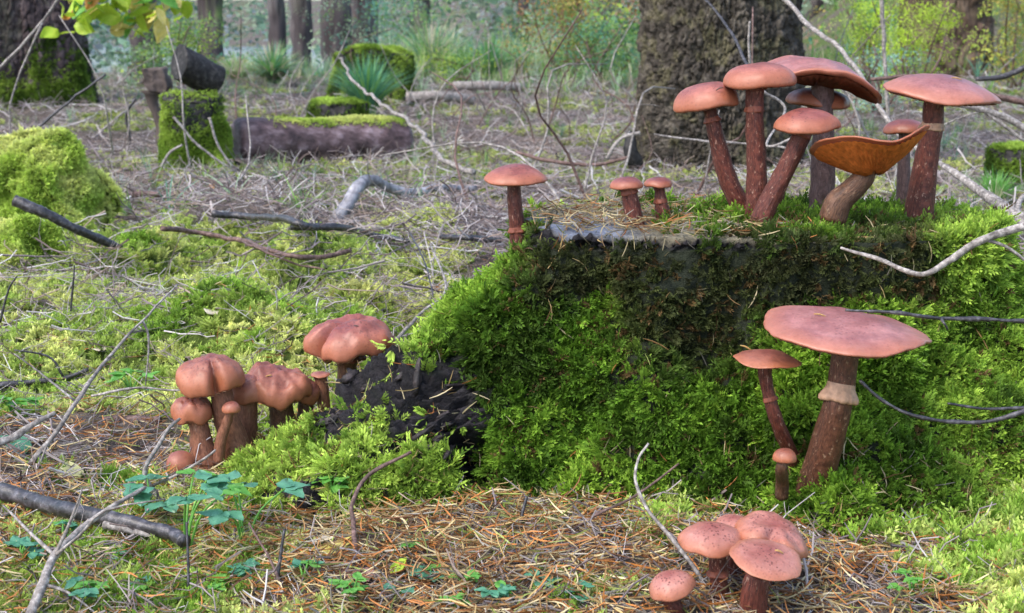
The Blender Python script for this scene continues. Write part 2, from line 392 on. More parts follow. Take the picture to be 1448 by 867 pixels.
def needle_geo(rng):
    b = rng.normal(0, .045, 3); P = np.array([[-.5, 0, 0], [-.17, 0, 0], [.17, 0, 0], [.5, 0, 0]])+np.array([[1], [0], [0], [1]])*b*[0, 1, .5]
    V, F, _ = tube(P, [.014, .028, .026, .008], 3, False); return V, F
NEEDLE = [src('needle_source', *needle_geo(nr_), M_LITTER) for _ in range(4)]
def twig_geo(rng, r=.011, forks=2, kink=.07):
    n = 7; P = np.stack([np.linspace(-.5, .5, n), np.cumsum(rng.normal(0, kink, n)), np.cumsum(rng.normal(0, kink*.6, n))], 1)
    P[:, 1:] -= P[:, 1:].mean(0); V, F, _ = tube(P, np.linspace(r, r*.45, n), 4, False); V = list(V); F = list(F)
    for _ in range(forks):
        i = rng.integers(1, 5); d = np.array([.6, rng.choice([-1, 1])*rng.uniform(.3, .9), rng.uniform(-.1, .6)])*rng.uniform(.12, .35)
        q = np.array([P[i], P[i]+d*.5+rng.normal(0, .015, 3), P[i]+d]); v, f, _ = tube(q, [r*.6, r*.45, r*.25], 3, False)
        k = len(V); V += list(v); F += [tuple(a+k for a in ff) for ff in f]
    return np.array(V), F
TWIG = [src('twig_source', *twig_geo(nr_, f, k, kk), M_LITTER) for f, k, kk in ((.010, 2, .06), (.007, 3, .08), (.011, 2, .04), (.0065, 3, .1), (.016, 1, .05), (.008, 5, .07))]

# ------------------------------------------------------------------ ground, stump surfaces
SCX, SCY, SRX, SRY, STZ = .216, 1.215, .205, .118, .188
def rim(th, top=True):
    c, s = np.abs(np.cos(th)), np.abs(np.sin(th)); e = 2.7
    r = 1/((c/SRX)**e+(s/SRY)**e)**(1/e)
    return r*(1+.025*np.sin(5*th+1)+.018*np.sin(11*th+.3)+.01*np.sin(23*th))
_wd = np.array([0, 20, 60, 120, 160, 180, 188, 194, 199, 205, 211, 216, 220, 224, 229, 236, 246, 258, 268, 278, 288, 298, 312, 330, 345, 360])
_ww = np.array([.10, .09, .09, .09, .09, .10, .17, .29, .315, .30, .28, .2, .125, .088, .10, .105, .11, .118, .13, .155, .165, .155, .14, .13, .12, .10])
_wp = np.array([2, 2, 2, 2, 1.9, 1.7, 1.35, 1.2, 1.2, 1.45, 1.9, 2.2, 1.8, 1.6, 1.6, 1.8, 2, 2, 2, 2.1, 2.1, 2, 2, 2, 2, 2])
def ground_z(x, y):
    x = np.asarray(x, float); y = np.asarray(y, float)
    z = .010*fbm(P3(x*3.1, y*3.1, 3), 4)*sst(.2, .8, y)
    hum = sst(1.25, 1.5, y)*(1-sst(2.3, 2.9, y))*(1-sst(-.15, .05, x))
    z = z+hum*.045*(.4+fbm(P3(x*5.2, y*4.2, 9), 3))
    z = z+.03*fbm(P3(x*.8, y*.8, 1), 3)*sst(2.5, 6, y)
    z = z+sst(9.6, 16, y)*sst(.16, .30, x/np.maximum(y, .5))*(.9+.05*(y-12).clip(0, 30))          # bank on the right
    z = z-sst(9.5, 15, y)*(1-sst(-.12, .02, x/np.maximum(y, .5)))*1.35                         # slope down to the water
    z = z+sst(60, 110, y)*3.2
    z = z+.004*fbm(P3(x*22, y*22, 5), 3)*(1-sst(3, 6, y))
    return z
ys = np.concatenate([np.linspace(-30, .1, 14)[:-1], np.linspace(.1, .7, 14)[:-1], np.geomspace(.7, 7, 300)[:-1], np.geomspace(7, 160, 90)])
xu = np.linspace(-1, 1, 381); xs = np.sinh(xu*5.6)/np.sinh(5.6)*120
gx, gy = np.meshgrid(xs, ys); gz = ground_z(gx, gy)
def moss_dens(x, y):
    """how mossy the ground is, 0..1, laid out in world metres"""
    n = fbm(P3(x*2.6, y*2.2, 21), 4)+.45*(1-sst(1.1, 1.4, y))*fbm(P3(x*11, y*13, 51), 2); s = x/np.maximum(y, .3)
    a = (sst(1.12, 1.38, y)*(1-sst(2.1, 2.6, y)))*(1-sst(-.10, .02, s))*1.0         # bright carpet, left middle
    b = (1-sst(1.1, 1.35, y))*(.25+.30*sst(.04, .12, x)+.06*(1-sst(-.3, -.2, x)))
    c = sst(2.0, 2.6, y)*(.47-.19*sst(3.2, 5, y))+sst(7, 9, y)*.35*sst(.15, .3, s)
    base = np.maximum(np.maximum(a*.98, b), c)
    return np.clip(base+n*.6*(1-.35*a), 0, 1)*np.where(base > .02, 1, 0)
gm = moss_dens(gx, gy)
V = P3(gx, gy, gz).reshape(-1, 3)
ground = mk('ground', V, grid_faces(len(ys), len(xs)), M_SOIL, attrs={'moss': np.clip((gm.ravel()-.35)*3, 0, 1)})
tag(ground, kind='structure')
GV = V; gtree = BVHTree.FromPolygons([tuple(v) for v in V.tolist()], grid_faces(len(ys), len(xs)).tolist())
# water beyond the slope, seen between the trunks
t = NT('lake_water'); wn = t.noise(3, 3, scl=(1, .3, 1))
M_WATER = t.fin(t.bsdf((.10, .20, .27), .12, .6, t.bump(wn, .02, .3)))
wx, wy = np.meshgrid(np.linspace(-90, 60, 30), np.geomspace(12, 90, 30))
tag(mk('water', P3(wx, wy, -.92).reshape(-1, 3), grid_faces(30, 30), M_WATER), kind='structure')

# ---- the big stump: polar mesh, flat sawn top, flaring sides, one long root to the left
NTH, NSD, NTP = 880, 190, 26
th = np.linspace(0, 2*math.pi, NTH, endpoint=False); deg = np.degrees(th)
W = np.interp(deg, _wd, _ww); Pw = np.interp(deg, _wd, _wp)
k = np.exp(-.5*(np.arange(-9, 10)/4.)**2); k /= k.sum()
W = np.convolve(np.r_[W[-9:], W, W[:9]], k, 'valid'); Pw = np.convolve(np.r_[Pw[-9:], Pw, Pw[:9]], k, 'valid')
W = W*(1+.07*np.sin(7*th)+.05*np.sin(17*th+2)); rs = rim(th)
rows = []; tp = []
for i in range(NTP):
    f = (i/(NTP-1))**.8; rows.append((rs*f*.985, np.full(NTH, STZ))); tp.append(np.ones(NTH))
for i in range(NSD):
    q = (i/(NSD-1)); zf = 1-q; rows.append((rs+W*(1-zf)**Pw, np.full(NTH, STZ*zf-.022*q**6))); tp.append(np.zeros(NTH))
Rr = np.array([a for a, b in rows]); Zz = np.array([b for a, b in rows]); TP = np.array(tp)
X = SCX+Rr*np.cos(th); Y = SCY+Rr*np.sin(th); SV = P3(X, Y, Zz)
def normals(Vg):
    a = np.gradient(Vg, axis=0); b = np.roll(Vg, -1, 1)-np.roll(Vg, 1, 1); n = np.cross(b, a); n /= np.linalg.norm(n, axis=-1)[..., None]+1e-12
    return n
Nn = normals(SV); Nn *= np.sign((Nn*(SV-np.array([SCX, SCY, -.2]))).sum(-1))[..., None]
px, py = proj(SV)
def blob(px, py, x0, x1, y0, y1, soft=18):
    return sst(x0-soft, x0+soft, px)*(1-sst(x1-soft, x1+soft, px))*sst(y0-soft, y0+soft, py)*(1-sst(y1-soft, y1+soft, py))
def bare_mask(P):
    px, py = proj(P); nz = 26*fbm(P*38, 3)
    a = blob(px+nz, py+nz, 542, 688, 518, 640, 12)
    sx = (px-455)/(600-455); crest = 600-sx*115    # strip below the crest of the root
    b = sst(-.1, .05, sx)*(1-sst(.9, 1.05, sx))*(1-sst(26, 44, py+nz*.5-crest))
    c = blob(px+nz, py+nz, 385, 462, 662, 742, 10)
    d = blob(px+nz*.5, py+nz*.5, 655, 705, 628, 700, 8)
    e = blob(px+nz, py+nz*.3, 720, 1100, 326, 352, 6)*np.where(P[..., 2] > STZ*.75, 1, 0)
    return np.clip(np.maximum.reduce([a, b, c, d, e]), 0, 1)*np.where(P[..., 1] < 1.2, 1, 0)
bare = bare_mask(SV); side = 1-TP
cav = blob(px, py, 650, 712, 612, 704, 16)*side
f1, f2, _id = voro(SV*np.array([60, 60, 38.]))
disp = .016*fbm(SV*14, 4)*side*sst(0, .25, 1-Zz/STZ)+.002*fbm(SV*60, 3)
_rd = np.array([-.88, -.3, -.37]); _rd /= np.linalg.norm(_rd); _al = (SV*_rd).sum(-1)[..., None]*_rd; SQ = (SV-_al)*95+_al*22
disp = disp+bare*side*(.014*(1-np.abs(fbm(SQ, 4, .6))*1.6)-.010+.008*fbm(SV*40, 4, .6))-cav*.05
SV = SV+Nn*disp[..., None]
SV[..., 2] += TP*(.0018*fbm(SV*40, 3)+.02*(SV[..., 1]-SCY)*0+.004*np.sin(SV[..., 0]*14))
stump = empty('mossy_stump', (SCX, SCY, 0), 'large mossy tree stump in the foreground with sawn top and long root to the left', 'tree stump')
topm = TP*1.0; blue = TP*sst(0, 1, 1-np.clip((SV[..., 0]-.07)/.05, 0, 1))*(1-sst(1.22, 1.27, SV[..., 1]))
body = mk('stump_wood', SV.reshape(-1, 3), grid_faces(NTP+NSD, NTH, True), M_STUMP, stump,
          attrs={'top': topm.ravel(), 'blue': blue.ravel(), 'moss': (side*(1-bare)).ravel()*.8})
SF = grid_faces(NTP+NSD, NTH, True); stree = BVHTree.FromPolygons([tuple(v) for v in SV.reshape(-1, 3).tolist()], SF.tolist())
def cast(o, d):
    best = None
    for tr in (stree, gtree):
        h = tr.ray_cast(Vector(o), Vector(d))
        if h[0] is not None and (best is None or h[3] < best[1]): best = (np.array(h[0]), h[3], np.array(h[1]))
    return best
def hit(px, py):
    h = cast((0, 0, CAMZ), ray(px, py)); return h[0] if h else at(px, py, 20)
def surf_z(x, y):
    h = cast((x, y, 3.), (0, 0, -1)); return h[0][2]
def tri_sample(V, F, n, dens=None):
    """n random points on a quad mesh, weighted by area x density(vertex)"""
    V = np.asarray(V); F = np.asarray(F); T = np.concatenate([F[:, [0, 1, 2]], F[:, [0, 2, 3]]]) if F.shape[1] == 4 else F
    A = np.cross(V[T[:, 1]]-V[T[:, 0]], V[T[:, 2]]-V[T[:, 0]]); ar = np.linalg.norm(A, axis=1)
    wgt = ar*(dens[T].mean(1) if dens is not None else 1); p = wgt/wgt.sum(); i = RG.choice(len(T), n, p=p)
    u = RG.random((n, 2)); sw = u.sum(1) > 1; u[sw] = 1-u[sw]
    P = V[T[i, 0]]+(V[T[i, 1]]-V[T[i, 0]])*u[:, :1]+(V[T[i, 2]]-V[T[i, 0]])*u[:, 1:]
    return P, A[i]/(ar[i][:, None]+1e-15)
def lerp(a, b, t): t = np.asarray(t)[:, None]; return np.asarray(a)*(1-t)+np.asarray(b)*t
BRIGHT = np.array([.38, .54, .11]); MID = np.array([.17, .29, .045]); DEEP = np.array([.05, .10, .018]); DEAD = np.array([.040, .042, .024]); YEL = np.array([.56, .63, .24])

# moss on the stump
Vf = SV.reshape(-1, 3); pxx, pyy = proj(Vf); front = Vf[:, 1] < SCY+.03
bw = np.clip(bare+blob(px, py, 530, 700, 505, 645, 14)*.6*(fbm(SV*30+2, 2) < .25), 0, 1)
dens = (side*(1-.985*bw)).ravel()*np.where(front, 1, .35)*(1-.9*cav.ravel())
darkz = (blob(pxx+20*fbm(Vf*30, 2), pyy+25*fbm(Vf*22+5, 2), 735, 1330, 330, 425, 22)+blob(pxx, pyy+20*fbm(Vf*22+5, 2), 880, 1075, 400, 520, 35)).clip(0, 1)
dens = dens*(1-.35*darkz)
topd = TP.ravel()*sst(.12, .30, Vf[:, 0]+.05*fbm(Vf*20, 2))*.9
P, N_ = tri_sample(Vf, SF, 19000, np.maximum(dens, topd))
N_ *= np.sign((N_*(P-np.array([SCX, SCY, -.2]))).sum(1))[:, None]
qx, qy = proj(P); n1 = fbm(P*17, 3); n2 = fbm(P*55+4, 2)
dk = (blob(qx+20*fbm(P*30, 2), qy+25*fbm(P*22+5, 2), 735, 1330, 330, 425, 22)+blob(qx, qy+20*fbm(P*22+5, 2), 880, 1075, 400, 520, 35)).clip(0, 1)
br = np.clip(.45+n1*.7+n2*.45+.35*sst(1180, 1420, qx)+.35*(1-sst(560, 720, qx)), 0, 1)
lit = (.35*sst(1150, 1400, qx)+.9*(1-sst(540, 700, qx))).clip(0, 1)[:, None]  # light on the left root put into the moss colour; paler at right too
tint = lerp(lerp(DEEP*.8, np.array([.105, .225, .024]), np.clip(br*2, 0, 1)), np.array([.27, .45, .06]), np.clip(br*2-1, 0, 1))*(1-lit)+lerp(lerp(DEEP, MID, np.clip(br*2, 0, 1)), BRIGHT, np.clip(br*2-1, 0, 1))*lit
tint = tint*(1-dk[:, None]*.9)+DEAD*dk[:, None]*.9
tint = tint*(1-.15*(RG.random(len(P)) < .12)[:, None]); tint *= RG.uniform(.75, 1.25, (len(P), 1))
brn = RG.random(len(P)) < .04+.10*dk; tint[brn] = np.array([.11, .075, .035])*RG.uniform(.5, 1.3, (brn.sum(), 1))
D = N_*.9+RG.normal(0, .36, P.shape)+np.array([0, 0, -.75])*(1-np.abs(N_[:, 2:3]))
sc = RG.uniform(.0075, .0185, len(P))*(1-.25*dk)*(1+.25*np.clip(fbm(P*14+60, 2), -1, 1))
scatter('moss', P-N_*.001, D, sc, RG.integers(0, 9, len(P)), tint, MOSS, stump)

# crumbling lumps of wet black wood on the bare places of the root
P, N_ = tri_sample(Vf, SF, 130, (bare*side).ravel()*(Vf[:, 2] < STZ*.7)+1e-9); N_ *= np.sign((N_*(P-np.array([SCX, SCY, -.2]))).sum(1))[:, None]
_a, _p = np.meshgrid(np.linspace(0, 2*math.pi, 12, endpoint=False), np.linspace(.15, math.pi-.15, 8)); _U = np.stack([np.sin(_p)*np.cos(_a), np.sin(_p)*np.sin(_a), np.cos(_p)], -1).reshape(-1, 3)
for i in range(0, 130, 2):
    V = _U*(1+.7*fbm(_U*2.3+i*3.1, 3))[:, None]*np.array([RG.uniform(.005, .015), RG.uniform(.0022, .0045), RG.uniform(.0016, .003)]); n_ = N_[i]; x_ = np.array([-.9, -.3, -.45])+RG.normal(0, .35, 3); x_ -= n_*x_.dot(n_)*.8; x_ /= np.linalg.norm(x_); y_ = np.cross(n_, x_)
    F = [tuple(f) for f in grid_faces(8, 12, True)]+[tuple(range(12))[::-1], tuple(range(84, 96))]; mk('bark_piece', P[i]+V[:, :1]*x_+V[:, 1:2]*y_+V[:, 2:]*n_, F, M_ROT, stump, True)

# ---- needles: heap at the foot, on the stump, through the left foreground
NEC = np.array([[.42, .16, .04], [.32, .18, .07], [.44, .31, .13], [.52, .43, .24], [.16, .07, .03], [.28, .25, .2], [.24, .28, .07]])
def on_ground(n, y0, y1, s0=-.46, s1=.46, pw=1.3):
    u = RG.random(n); y = (y0**(1-pw)+(y1**(1-pw)-y0**(1-pw))*u)**(1/(1-pw)); s = RG.uniform(s0, s1, n); x = s*y*1.0
    return x, y
cs = np.cos; 
def inside_stump(x, y, m=.0):
    a = np.arctan2(y-SCY, x-SCX) % (2*math.pi); r = np.hypot(x-SCX, y-SCY)
    return r < np.interp(np.degrees(a), deg, rs+W*.93)-m
x, y = on_ground(56000, .6, 2.2, -.5, .5, 1.25)
nn = fbm(P3(x*7, y*7, 2), 3); heap = np.exp(-((x-.0)/.22)**2-((y-.93)/.1)**2)+.25*np.exp(-((x-.30)/.15)**2-((y-.86)/.07)**2)-.35*sst(.04, .12, x)*sst(-.1, .35, fbm(P3(x*9, y*12, 44), 2))
keep = (RG.random(len(x)) < np.clip(.62+heap+nn*.5-.5*sst(1.2, 1.5, y), .07, 1)) & ~inside_stump(x, y, .02)
x, y = x[keep], y[keep]; hp = heap[keep]
P = P3(x, y, ground_z(x, y)+RG.uniform(.0, .010, len(x))+RG.random(len(x))*.012*np.clip(hp, 0, 1))
# direction D = local Z; needles lie along local X, so D is close to up
D = RG.normal(0, .32, P.shape)+[0, 0, 1]
ci = RG.choice(7, len(P), p=[.2, .2, .17, .14, .12, .1, .07])
scatter('needle_litter', P, D, RG.uniform(.012, .026, len(P)), RG.integers(0, 4, len(P)), NEC[ci]*RG.uniform(.4, 1.6, (len(P), 1)), NEEDLE)
# needles and straw on the stump itself
P, N_ = tri_sample(Vf, SF, 3600, (TP.ravel()*.9*(1-.75*sst(.12, .26, Vf[:, 0]))+.06*side.ravel()+.25*side.ravel()*sst(.06, .02, Vf[:, 2]))*np.where(front, 1, .6))
N_ *= np.sign((N_*(P-np.array([SCX, SCY, -.2]))).sum(1))[:, None]
ci = RG.choice(7, len(P), p=[.08, .15, .24, .24, .09, .15, .05])
D = N_+RG.normal(0, .4, P.shape)
wl = (1-np.abs(N_[:, 2:3])); RF = RG.normal(0, 1, P.shape)*[1, 1, .5]+np.array([0, 0, 2.2])*wl
scatter('fallen_needles', P+N_*RG.uniform(.001, .010, (len(P), 1)), D, RG.uniform(.010, .024, len(P))*(1-.2*wl[:, 0]), RG.integers(0, 4, len(P)), NEC[ci]*RG.uniform(.4, 1.0, (len(P), 1)), NEEDLE, stump, ref=RF)

# ---- ground moss
x, y = on_ground(98000, .62, 7.5, -.5, .5, 1.5)
md = moss_dens(x, y); keep = (RG.random(len(x)) < sst(.32, .6, md)) & ~inside_stump(x, y, .01)
x, y, md = x[keep], y[keep], md[keep]
P = P3(x, y, ground_z(x, y)-.001); n1 = fbm(P3(x*6, y*5, 31), 3); n2 = fbm(P3(x*25, y*22, 3), 2)
br = np.clip(.64+.12*sst(1.2, 1.5, y)+n1*.45+n2*.5, 0, 1); tint = lerp(lerp(DEEP*1.6, MID*1.4, np.clip(br*2, 0, 1)), YEL, np.clip(br*2-1, 0, 1))
olive = sst(.1, .5, fbm(P3(x*3, y*3, 77), 3)); tint = tint*(1-olive[:, None]*.4)+np.array([.26, .25, .08])*olive[:, None]*.4
far = sst(2.2, 3.5, y)[:, None]; tint = tint*(1-.35*far)+np.array([.2, .24, .08])*.35*far
D = RG.normal(0, .35, P.shape)+[0, 0, 1]
scatter('ground_moss', P, D, RG.uniform(.0065, .0135, len(P))*(1+.5*sst(1.2, 1.6, y)+.35*sst(1.6, 3, y)+.6*sst(3, 6, y)+.55*sst(.04, .12, x)*(1-sst(1.05, 1.2, y))), RG.integers(0, 9, len(P)), tint*RG.uniform(.75, 1.25, (len(P), 1)), MOSS)

# ---- twig litter in the middle and far ground
x, y = on_ground(44000, .8, 11, -.5, .5, 1.3)
s = x/y; dn = (sst(1.9, 2.6, y)+(.42+.35*(1-sst(-.3, -.2, s)))*(1-sst(1.5, 2.2, y))+.9*sst(-.16, -.04, s)*sst(1.2, 1.4, y)+.5*sst(.1, .2, s)*sst(1.2, 1.5, y)).clip(0, 1)*(1-.6*sst(7, 10, y))
keep = (RG.random(len(x)) < dn*(.75+.5*fbm(P3(x*2, y*2, 8), 3))) & ~inside_stump(x, y, .0)
x, y = x[keep], y[keep]; n = len(x)
P = P3(x, y, ground_z(x, y)+RG.uniform(.0, .03, n)*sst(1.1, 1.9, y)+.003)
TC = np.array([[.30, .255, .24], [.20, .16, .16], [.42, .38, .37], [.12, .085, .075], [.27, .2, .16], [.55, .52, .5]])
D = RG.normal(0, .42, P.shape)+[0, 0, 1]
scl = RG.uniform(.035, .15, n)*(.5+.5*sst(1.2, 2.4, y))*(1+.5*sst(4, 8, y))
scatter('twig_litter', P, D, scl, RG.integers(0, 6, n), TC[RG.choice(6, n, p=[.26, .26, .14, .18, .12, .04])]*RG.uniform(.8, 1.5, (n, 1)), TWIG)

# ================================================================== fungi
NA = 88
def cap_def(p):
    """deformation of the cap disc: lobes, notch, waves, saddle; returns f(r01, ang, z)->x,y,z in units of the radius"""
    ph = p.get('ph', 0); wav = p.get('wave', .03); k = p.get('k', 3); sad = p.get('saddle', 0); notch = p.get('notch'); lob = p.get('lobe', .03)
    def f(r, a, z):
        R_ = 1+(lob*np.sin(k*a+ph)+.5*lob*np.sin((2*k+1)*a+2*ph))*r**2+(.006*np.sin(13*a+ph*3)+.006*np.sin(7*a+ph)+.004*np.sin(29*a+ph))*r**8
        zz = z+wav*r**2*np.sin(k*a+ph+1.3)+wav*.5*r**4*np.sin((k+2)*a-ph)*(1 if p.get('rough', 1) < 2 else .4)
        x = r*R_*np.cos(a); y = r*R_*np.sin(a)
        zz = zz+sad*(x*x-y*y)
        for (a0, wd, dp) in (notch or []):
            g = np.exp(-(((a-a0+math.pi) % (2*math.pi)-math.pi)/wd)**2)
            x = x*(1-dp*g*r**2); y = y*(1-dp*g*r**2); zz = zz-dp*.55*g*sst(.15, .7, r)
        rg_ = p.get('rough', 1); zz = zz+.02*rg_*fbm(P3(x*1.3+ph, y*1.3, 4), 3)*(1 if rg_ < 2 else 1.5)+.006*fbm(P3(x*6+ph, y*6, 2), 2)*r
        return x, y, zz
    return f
def mushroom(label, cx, cy, Y, wpx, hgt, mat, stem, smat, roll=0, pitch=4, dome=.42, thick=.15, ex=.62, ring=None, gill=M_GILL_PALE, seed=0, yaw=0, cup=0, sink=.012, Ys=None, depth=1.0, flat=2.2, **dp):
    """cap centre (photo px) at distance Y, width in px; stem = [(px, py, dY, width px)...] top to base"""
    dp.setdefault('ph', seed*1.7); rough_ = dp.get('rough', 1)
    C0 = at(cx, cy, Y); dist = Y/ray(cx, cy)[1]; Rc = wpx/2/FPX*dist
    base = None
    pts = []; rad = []
    for (sx, sy, dY, sw) in stem:
        pts.append(at(sx, sy, Y+dY)); rad.append(sw/2/FPX*dist)
    pts = np.array(pts); rad = np.array(rad)
    if sink: pts = np.vstack([pts, pts[-1]+(pts[-1]-pts[-2])/np.linalg.norm(pts[-1]-pts[-2])*sink*.6+np.array([0, 0, -sink*.9])]); rad = np.append(rad, rad[-1]*1.05)
    root = empty('mushroom', pts[-1], label, 'mushroom', dp.pop('group', None))
    # --- cap
    na = NA if wpx > 70 else 56; a = np.linspace(0, 2*math.pi, na, endpoint=False)
    prof = []      # (r, z, radattr)
    nt_ = 22
    for i in range(nt_+1):
        r = math.sin(math.pi/2*i/nt_) if dome > .3 else i/nt_
        r = (i/nt_)**.85
        z = dome*(1-abs(r*.985)**flat)**ex - cup*(1-r**1.5)
        prof.append((r, z, r))
    tk = thick*(.6 if rough_ < 2 else 1)
    for q in (.25, .5, .75, 1.0):            # rolled margin
        an = q*math.pi; prof.append((1+.035*math.sin(an)-.03*q, -tk*.5*(1-math.cos(an)), 1))
    rst = rad[0]/Rc
    e0 = prof[-1][0]
    for q in np.linspace(.08, 1, 16):
        r = e0+(rst*.9-e0)*q; prof.append((r, -tk+.05*math.sin(q*3.14)+(.02*q)-cup*(1-r**1.5)-(.03 if cup else 0)*q, 1))
    prof = np.array(prof); f = cap_def(dp); M = []
    rr_, aa = np.meshgrid(prof[:, 0], a, indexing='ij'); zz = np.repeat(prof[:, 1], na).reshape(rr_.shape)
    x, y, z = f(rr_, aa, zz); y = y*depth
    # concentric unevenness on top
    E_ = Matrix.Rotation(R(pitch), 3, 'X') @ Matrix.Rotation(R(roll), 3, 'Y') @ Matrix.Rotation(R(yaw), 3, 'Z'); E_ = np.array(E_)
    V = np.stack([x, y, z], -1).reshape(-1, 3)
    zoff = dome*.45-tk*.5
    V[:, 2] -= zoff
    def xf(V): return (V*Rc)@E_.T+C0
    mk('cap', xf(V), grid_faces(len(prof), na, True), mat, root, True, {'rad': np.repeat(prof[:, 2], na)})
    # --- gills: lamellae running from the stem to the margin
    ng = 2*(52 if wpx > 90 else 36); ga = np.linspace(0, 2*math.pi, ng, endpoint=False); gr = np.linspace(rst*.95, .955, 15)
    rr_, aa = np.meshgrid(gr, ga, indexing='ij'); q = (e0-rr_)/(e0-rst*.9)
    alt = np.tile(np.where(np.arange(ng) % 2, 1., 0.), (15, 1)); low = .085*np.sin(np.clip((.97-rr_)/.5, 0, 1)*1.57)+.012
    zz = -tk+.05*np.sin(np.clip(q, 0, 1)*3.14)+.02*q-cup*(1-rr_**1.5)-(.03 if cup else 0)*q-.012-alt*low
    x, y, z = f(rr_, aa, zz); y = y*depth
    V = np.stack([x, y, z], -1).reshape(-1, 3); V[:, 2] -= zoff
    mk('gills', xf(V), grid_faces(15, ng, True), gill, root, False)
    # --- stem, from inside the cap down
    up = E_@np.array([0, 0, 1.]); top = C0+up*Rc*(-zoff-tk*.2-cup*1.0)
    path = np.vstack([top, pts]); rd = np.r_[rad[0]*1.25, rad]
    n = 26; pp = resample(path, n); L = np.linspace(0, len(rd)-1, n); rd = np.interp(L, np.arange(len(rd)), rd)
    V, F, sv = tube(pp, rd, 20, True, .09, 60/ max(.3, Rc/.05)); sv = sv+seed*3.1
    st = mk('stem', V, F, smat, root, True, {'sv': sv})
    if ring is not None:
        t_, rmat, rw = ring; i = int(t_*(n-1)); T = pp[i+1]-pp[i-1]; T /= np.linalg.norm(T)
        Xv = np.cross(T, [0, 1, 0]); Xv /= np.linalg.norm(Xv); Yv = np.cross(T, Xv); a = np.linspace(0, 2*math.pi, 48, endpoint=False); V = []
        jag = 1+.07*np.sin(3*a+seed*2)+.05*np.sin(5*a+seed)+.035*np.sin(13*a)+.02*np.sin(23*a)
        hs_ = 1.9 if wpx > 200 else 1.
        for (h_, g) in ((-.45, 1.0), (-.25, 1.05), (-.05, 1+rw*.6), (.08, 1+rw), (.2, 1+rw*1.0), (.27, 1+rw*.55), (.25, 1.02)):
            k_ = jag if g > 1+rw*.5 else 1+0*a
            V.append(pp[i]+T*(rd[i]*h_*hs_)*np.ones((48, 1))*(k_[:, None])+(np.cos(a)[:, None]*Xv+np.sin(a)[:, None]*Yv)*(rd[i]*g*k_)[:, None])
        mk('ring', np.array(V).reshape(-1, 3), grid_faces(7, 48, True), rmat, root, True)
    return root
# --- group on top of the stump
mushroom('large wavy flat cap, highest of all the mushrooms on the stump', 1158, 99, 1.25, 186, 0, M_CAP_PINK,
         [(1163, 120, 0, 30), (1164, 215, .0, 33), (1163, 272, .0, 37)], M_STEM_GREY, roll=9.5, pitch=4, dome=.30, thick=.05, flat=1.8, ex=.9, seed=1, wave=.05, k=2, ph=2.9, lobe=.04, saddle=-.14, rough=2, gill=M_RING_RED, depth=.8)
mushroom('mushroom with an upright red stem, second cap from the left on the stump top', 1074, 106, 1.20, 101, 0, M_CAP,
         [(1068, 126, 0, 26), (1067, 165, 0, 25), (1070, 230, 0, 29), (1070, 303, 0, 33)], M_STEM_RED, roll=-3, pitch=3, dome=.46, thick=.22, flat=3.2, seed=2, wave=.02, ring=(.36, M_RING_RED, .10))
mushroom('leftmost mushroom of the stump top cluster, domed salmon cap on a stem curving right', 999, 135, 1.22, 92, 0, M_CAP,
         [(1005, 160, 0, 20), (1012, 190, 0, 23), (1028, 250, 0, 27), (1050, 298, 0, 30)], M_STEM_RED, roll=-9, pitch=4, dome=.55, thick=.2, flat=2.8, seed=3, wave=.04, ring=(.31, M_RING_RED, .22))
mushroom('dark reddish cap tucked just below the large wavy flat cap', 1158, 138, 1.27, 87, 0, M_CAP_DARK,
         [(1150, 155, 0, 18), (1135, 200, .0, 18), (1103, 262, .0, 22)], M_STEM_RED, roll=5, pitch=2, dome=.42, thick=.2, flat=3, seed=4)
mushroom('salmon mushroom leaning right at the front of the cluster with a pale streaked stem', 1140, 169, 1.17, 92, 0, M_CAP,
         [(1133, 190, 0, 25), (1122, 215, 0, 26), (1100, 260, 0, 28), (1079, 304, .0, 31)], M_STEM_RED, roll=-3, pitch=5, dome=.50, thick=.16, flat=2.3, seed=5, wave=.03, ring=(.22, M_RING_RED, .2))
mushroom('upturned mushroom showing its orange gills, on a short bent stem', 1230, 203, 1.16, 164, 0, M_CAP_BROWN,
         [(1222, 232, 0, 27), (1221, 250, 0, 30), (1206, 268, .0, 33), (1186, 286, .0, 38)], M_STEM_BROWN, roll=-7, pitch=-19, dome=.03, thick=.07, cup=.44, saddle=.13, seed=6, wave=.05, k=3, ph=.9, gill=M_GILL, depth=.85)
mushroom('small dark purplish cap behind the thick stem of the right hand mushroom', 1279, 178, 1.30, 56, 0, M_CAP_DARK,
         [(1279, 192, 0, 16), (1278, 225, 0, 17), (1277, 282, 0, 20)], M_STEM_GREY, dome=.5, thick=.2, pitch=2, roll=-4, seed=7)
mushroom('big broad pink cap at the right end of the stump top on a scaly stem', 1333, 123, 1.21, 157, 0, M_CAP_PINK,
         [(1321, 146, 0, 30), (1318, 180, 0, 30), (1309, 230, 0, 34), (1300, 292, 0, 42)], M_STEM_RED, roll=6.5, pitch=4, dome=.34, thick=.10, flat=2.0, ex=.85, seed=8, wave=.04, k=2, ring=(.42, M_RING, .16))
mushroom('lone mushroom with a flat salmon cap at the left edge of the stump', 729, 245, 1.20, 88, 0, M_CAP,
         [(727, 262, 0, 19), (728, 290, 0, 21), (733, 338, 0, 24)], M_STEM_RED, dome=.46, thick=.12, flat=2.0, ex=.75, seed=9, pitch=3, ring=(.68, M_RING_RED, .18), wave=.02)
mushroom('small button mushroom on the stump edge, left one of the close pair', 886, 258, 1.17, 46, 0, M_CAP_DARK,
         [(889, 270, 0, 22), (893, 290, 0, 24), (899, 322, 0, 28)], M_STEM_RED, dome=.52, thick=.2, seed=10, pitch=3, roll=-3, ring=(.3, M_RING_RED, .12))
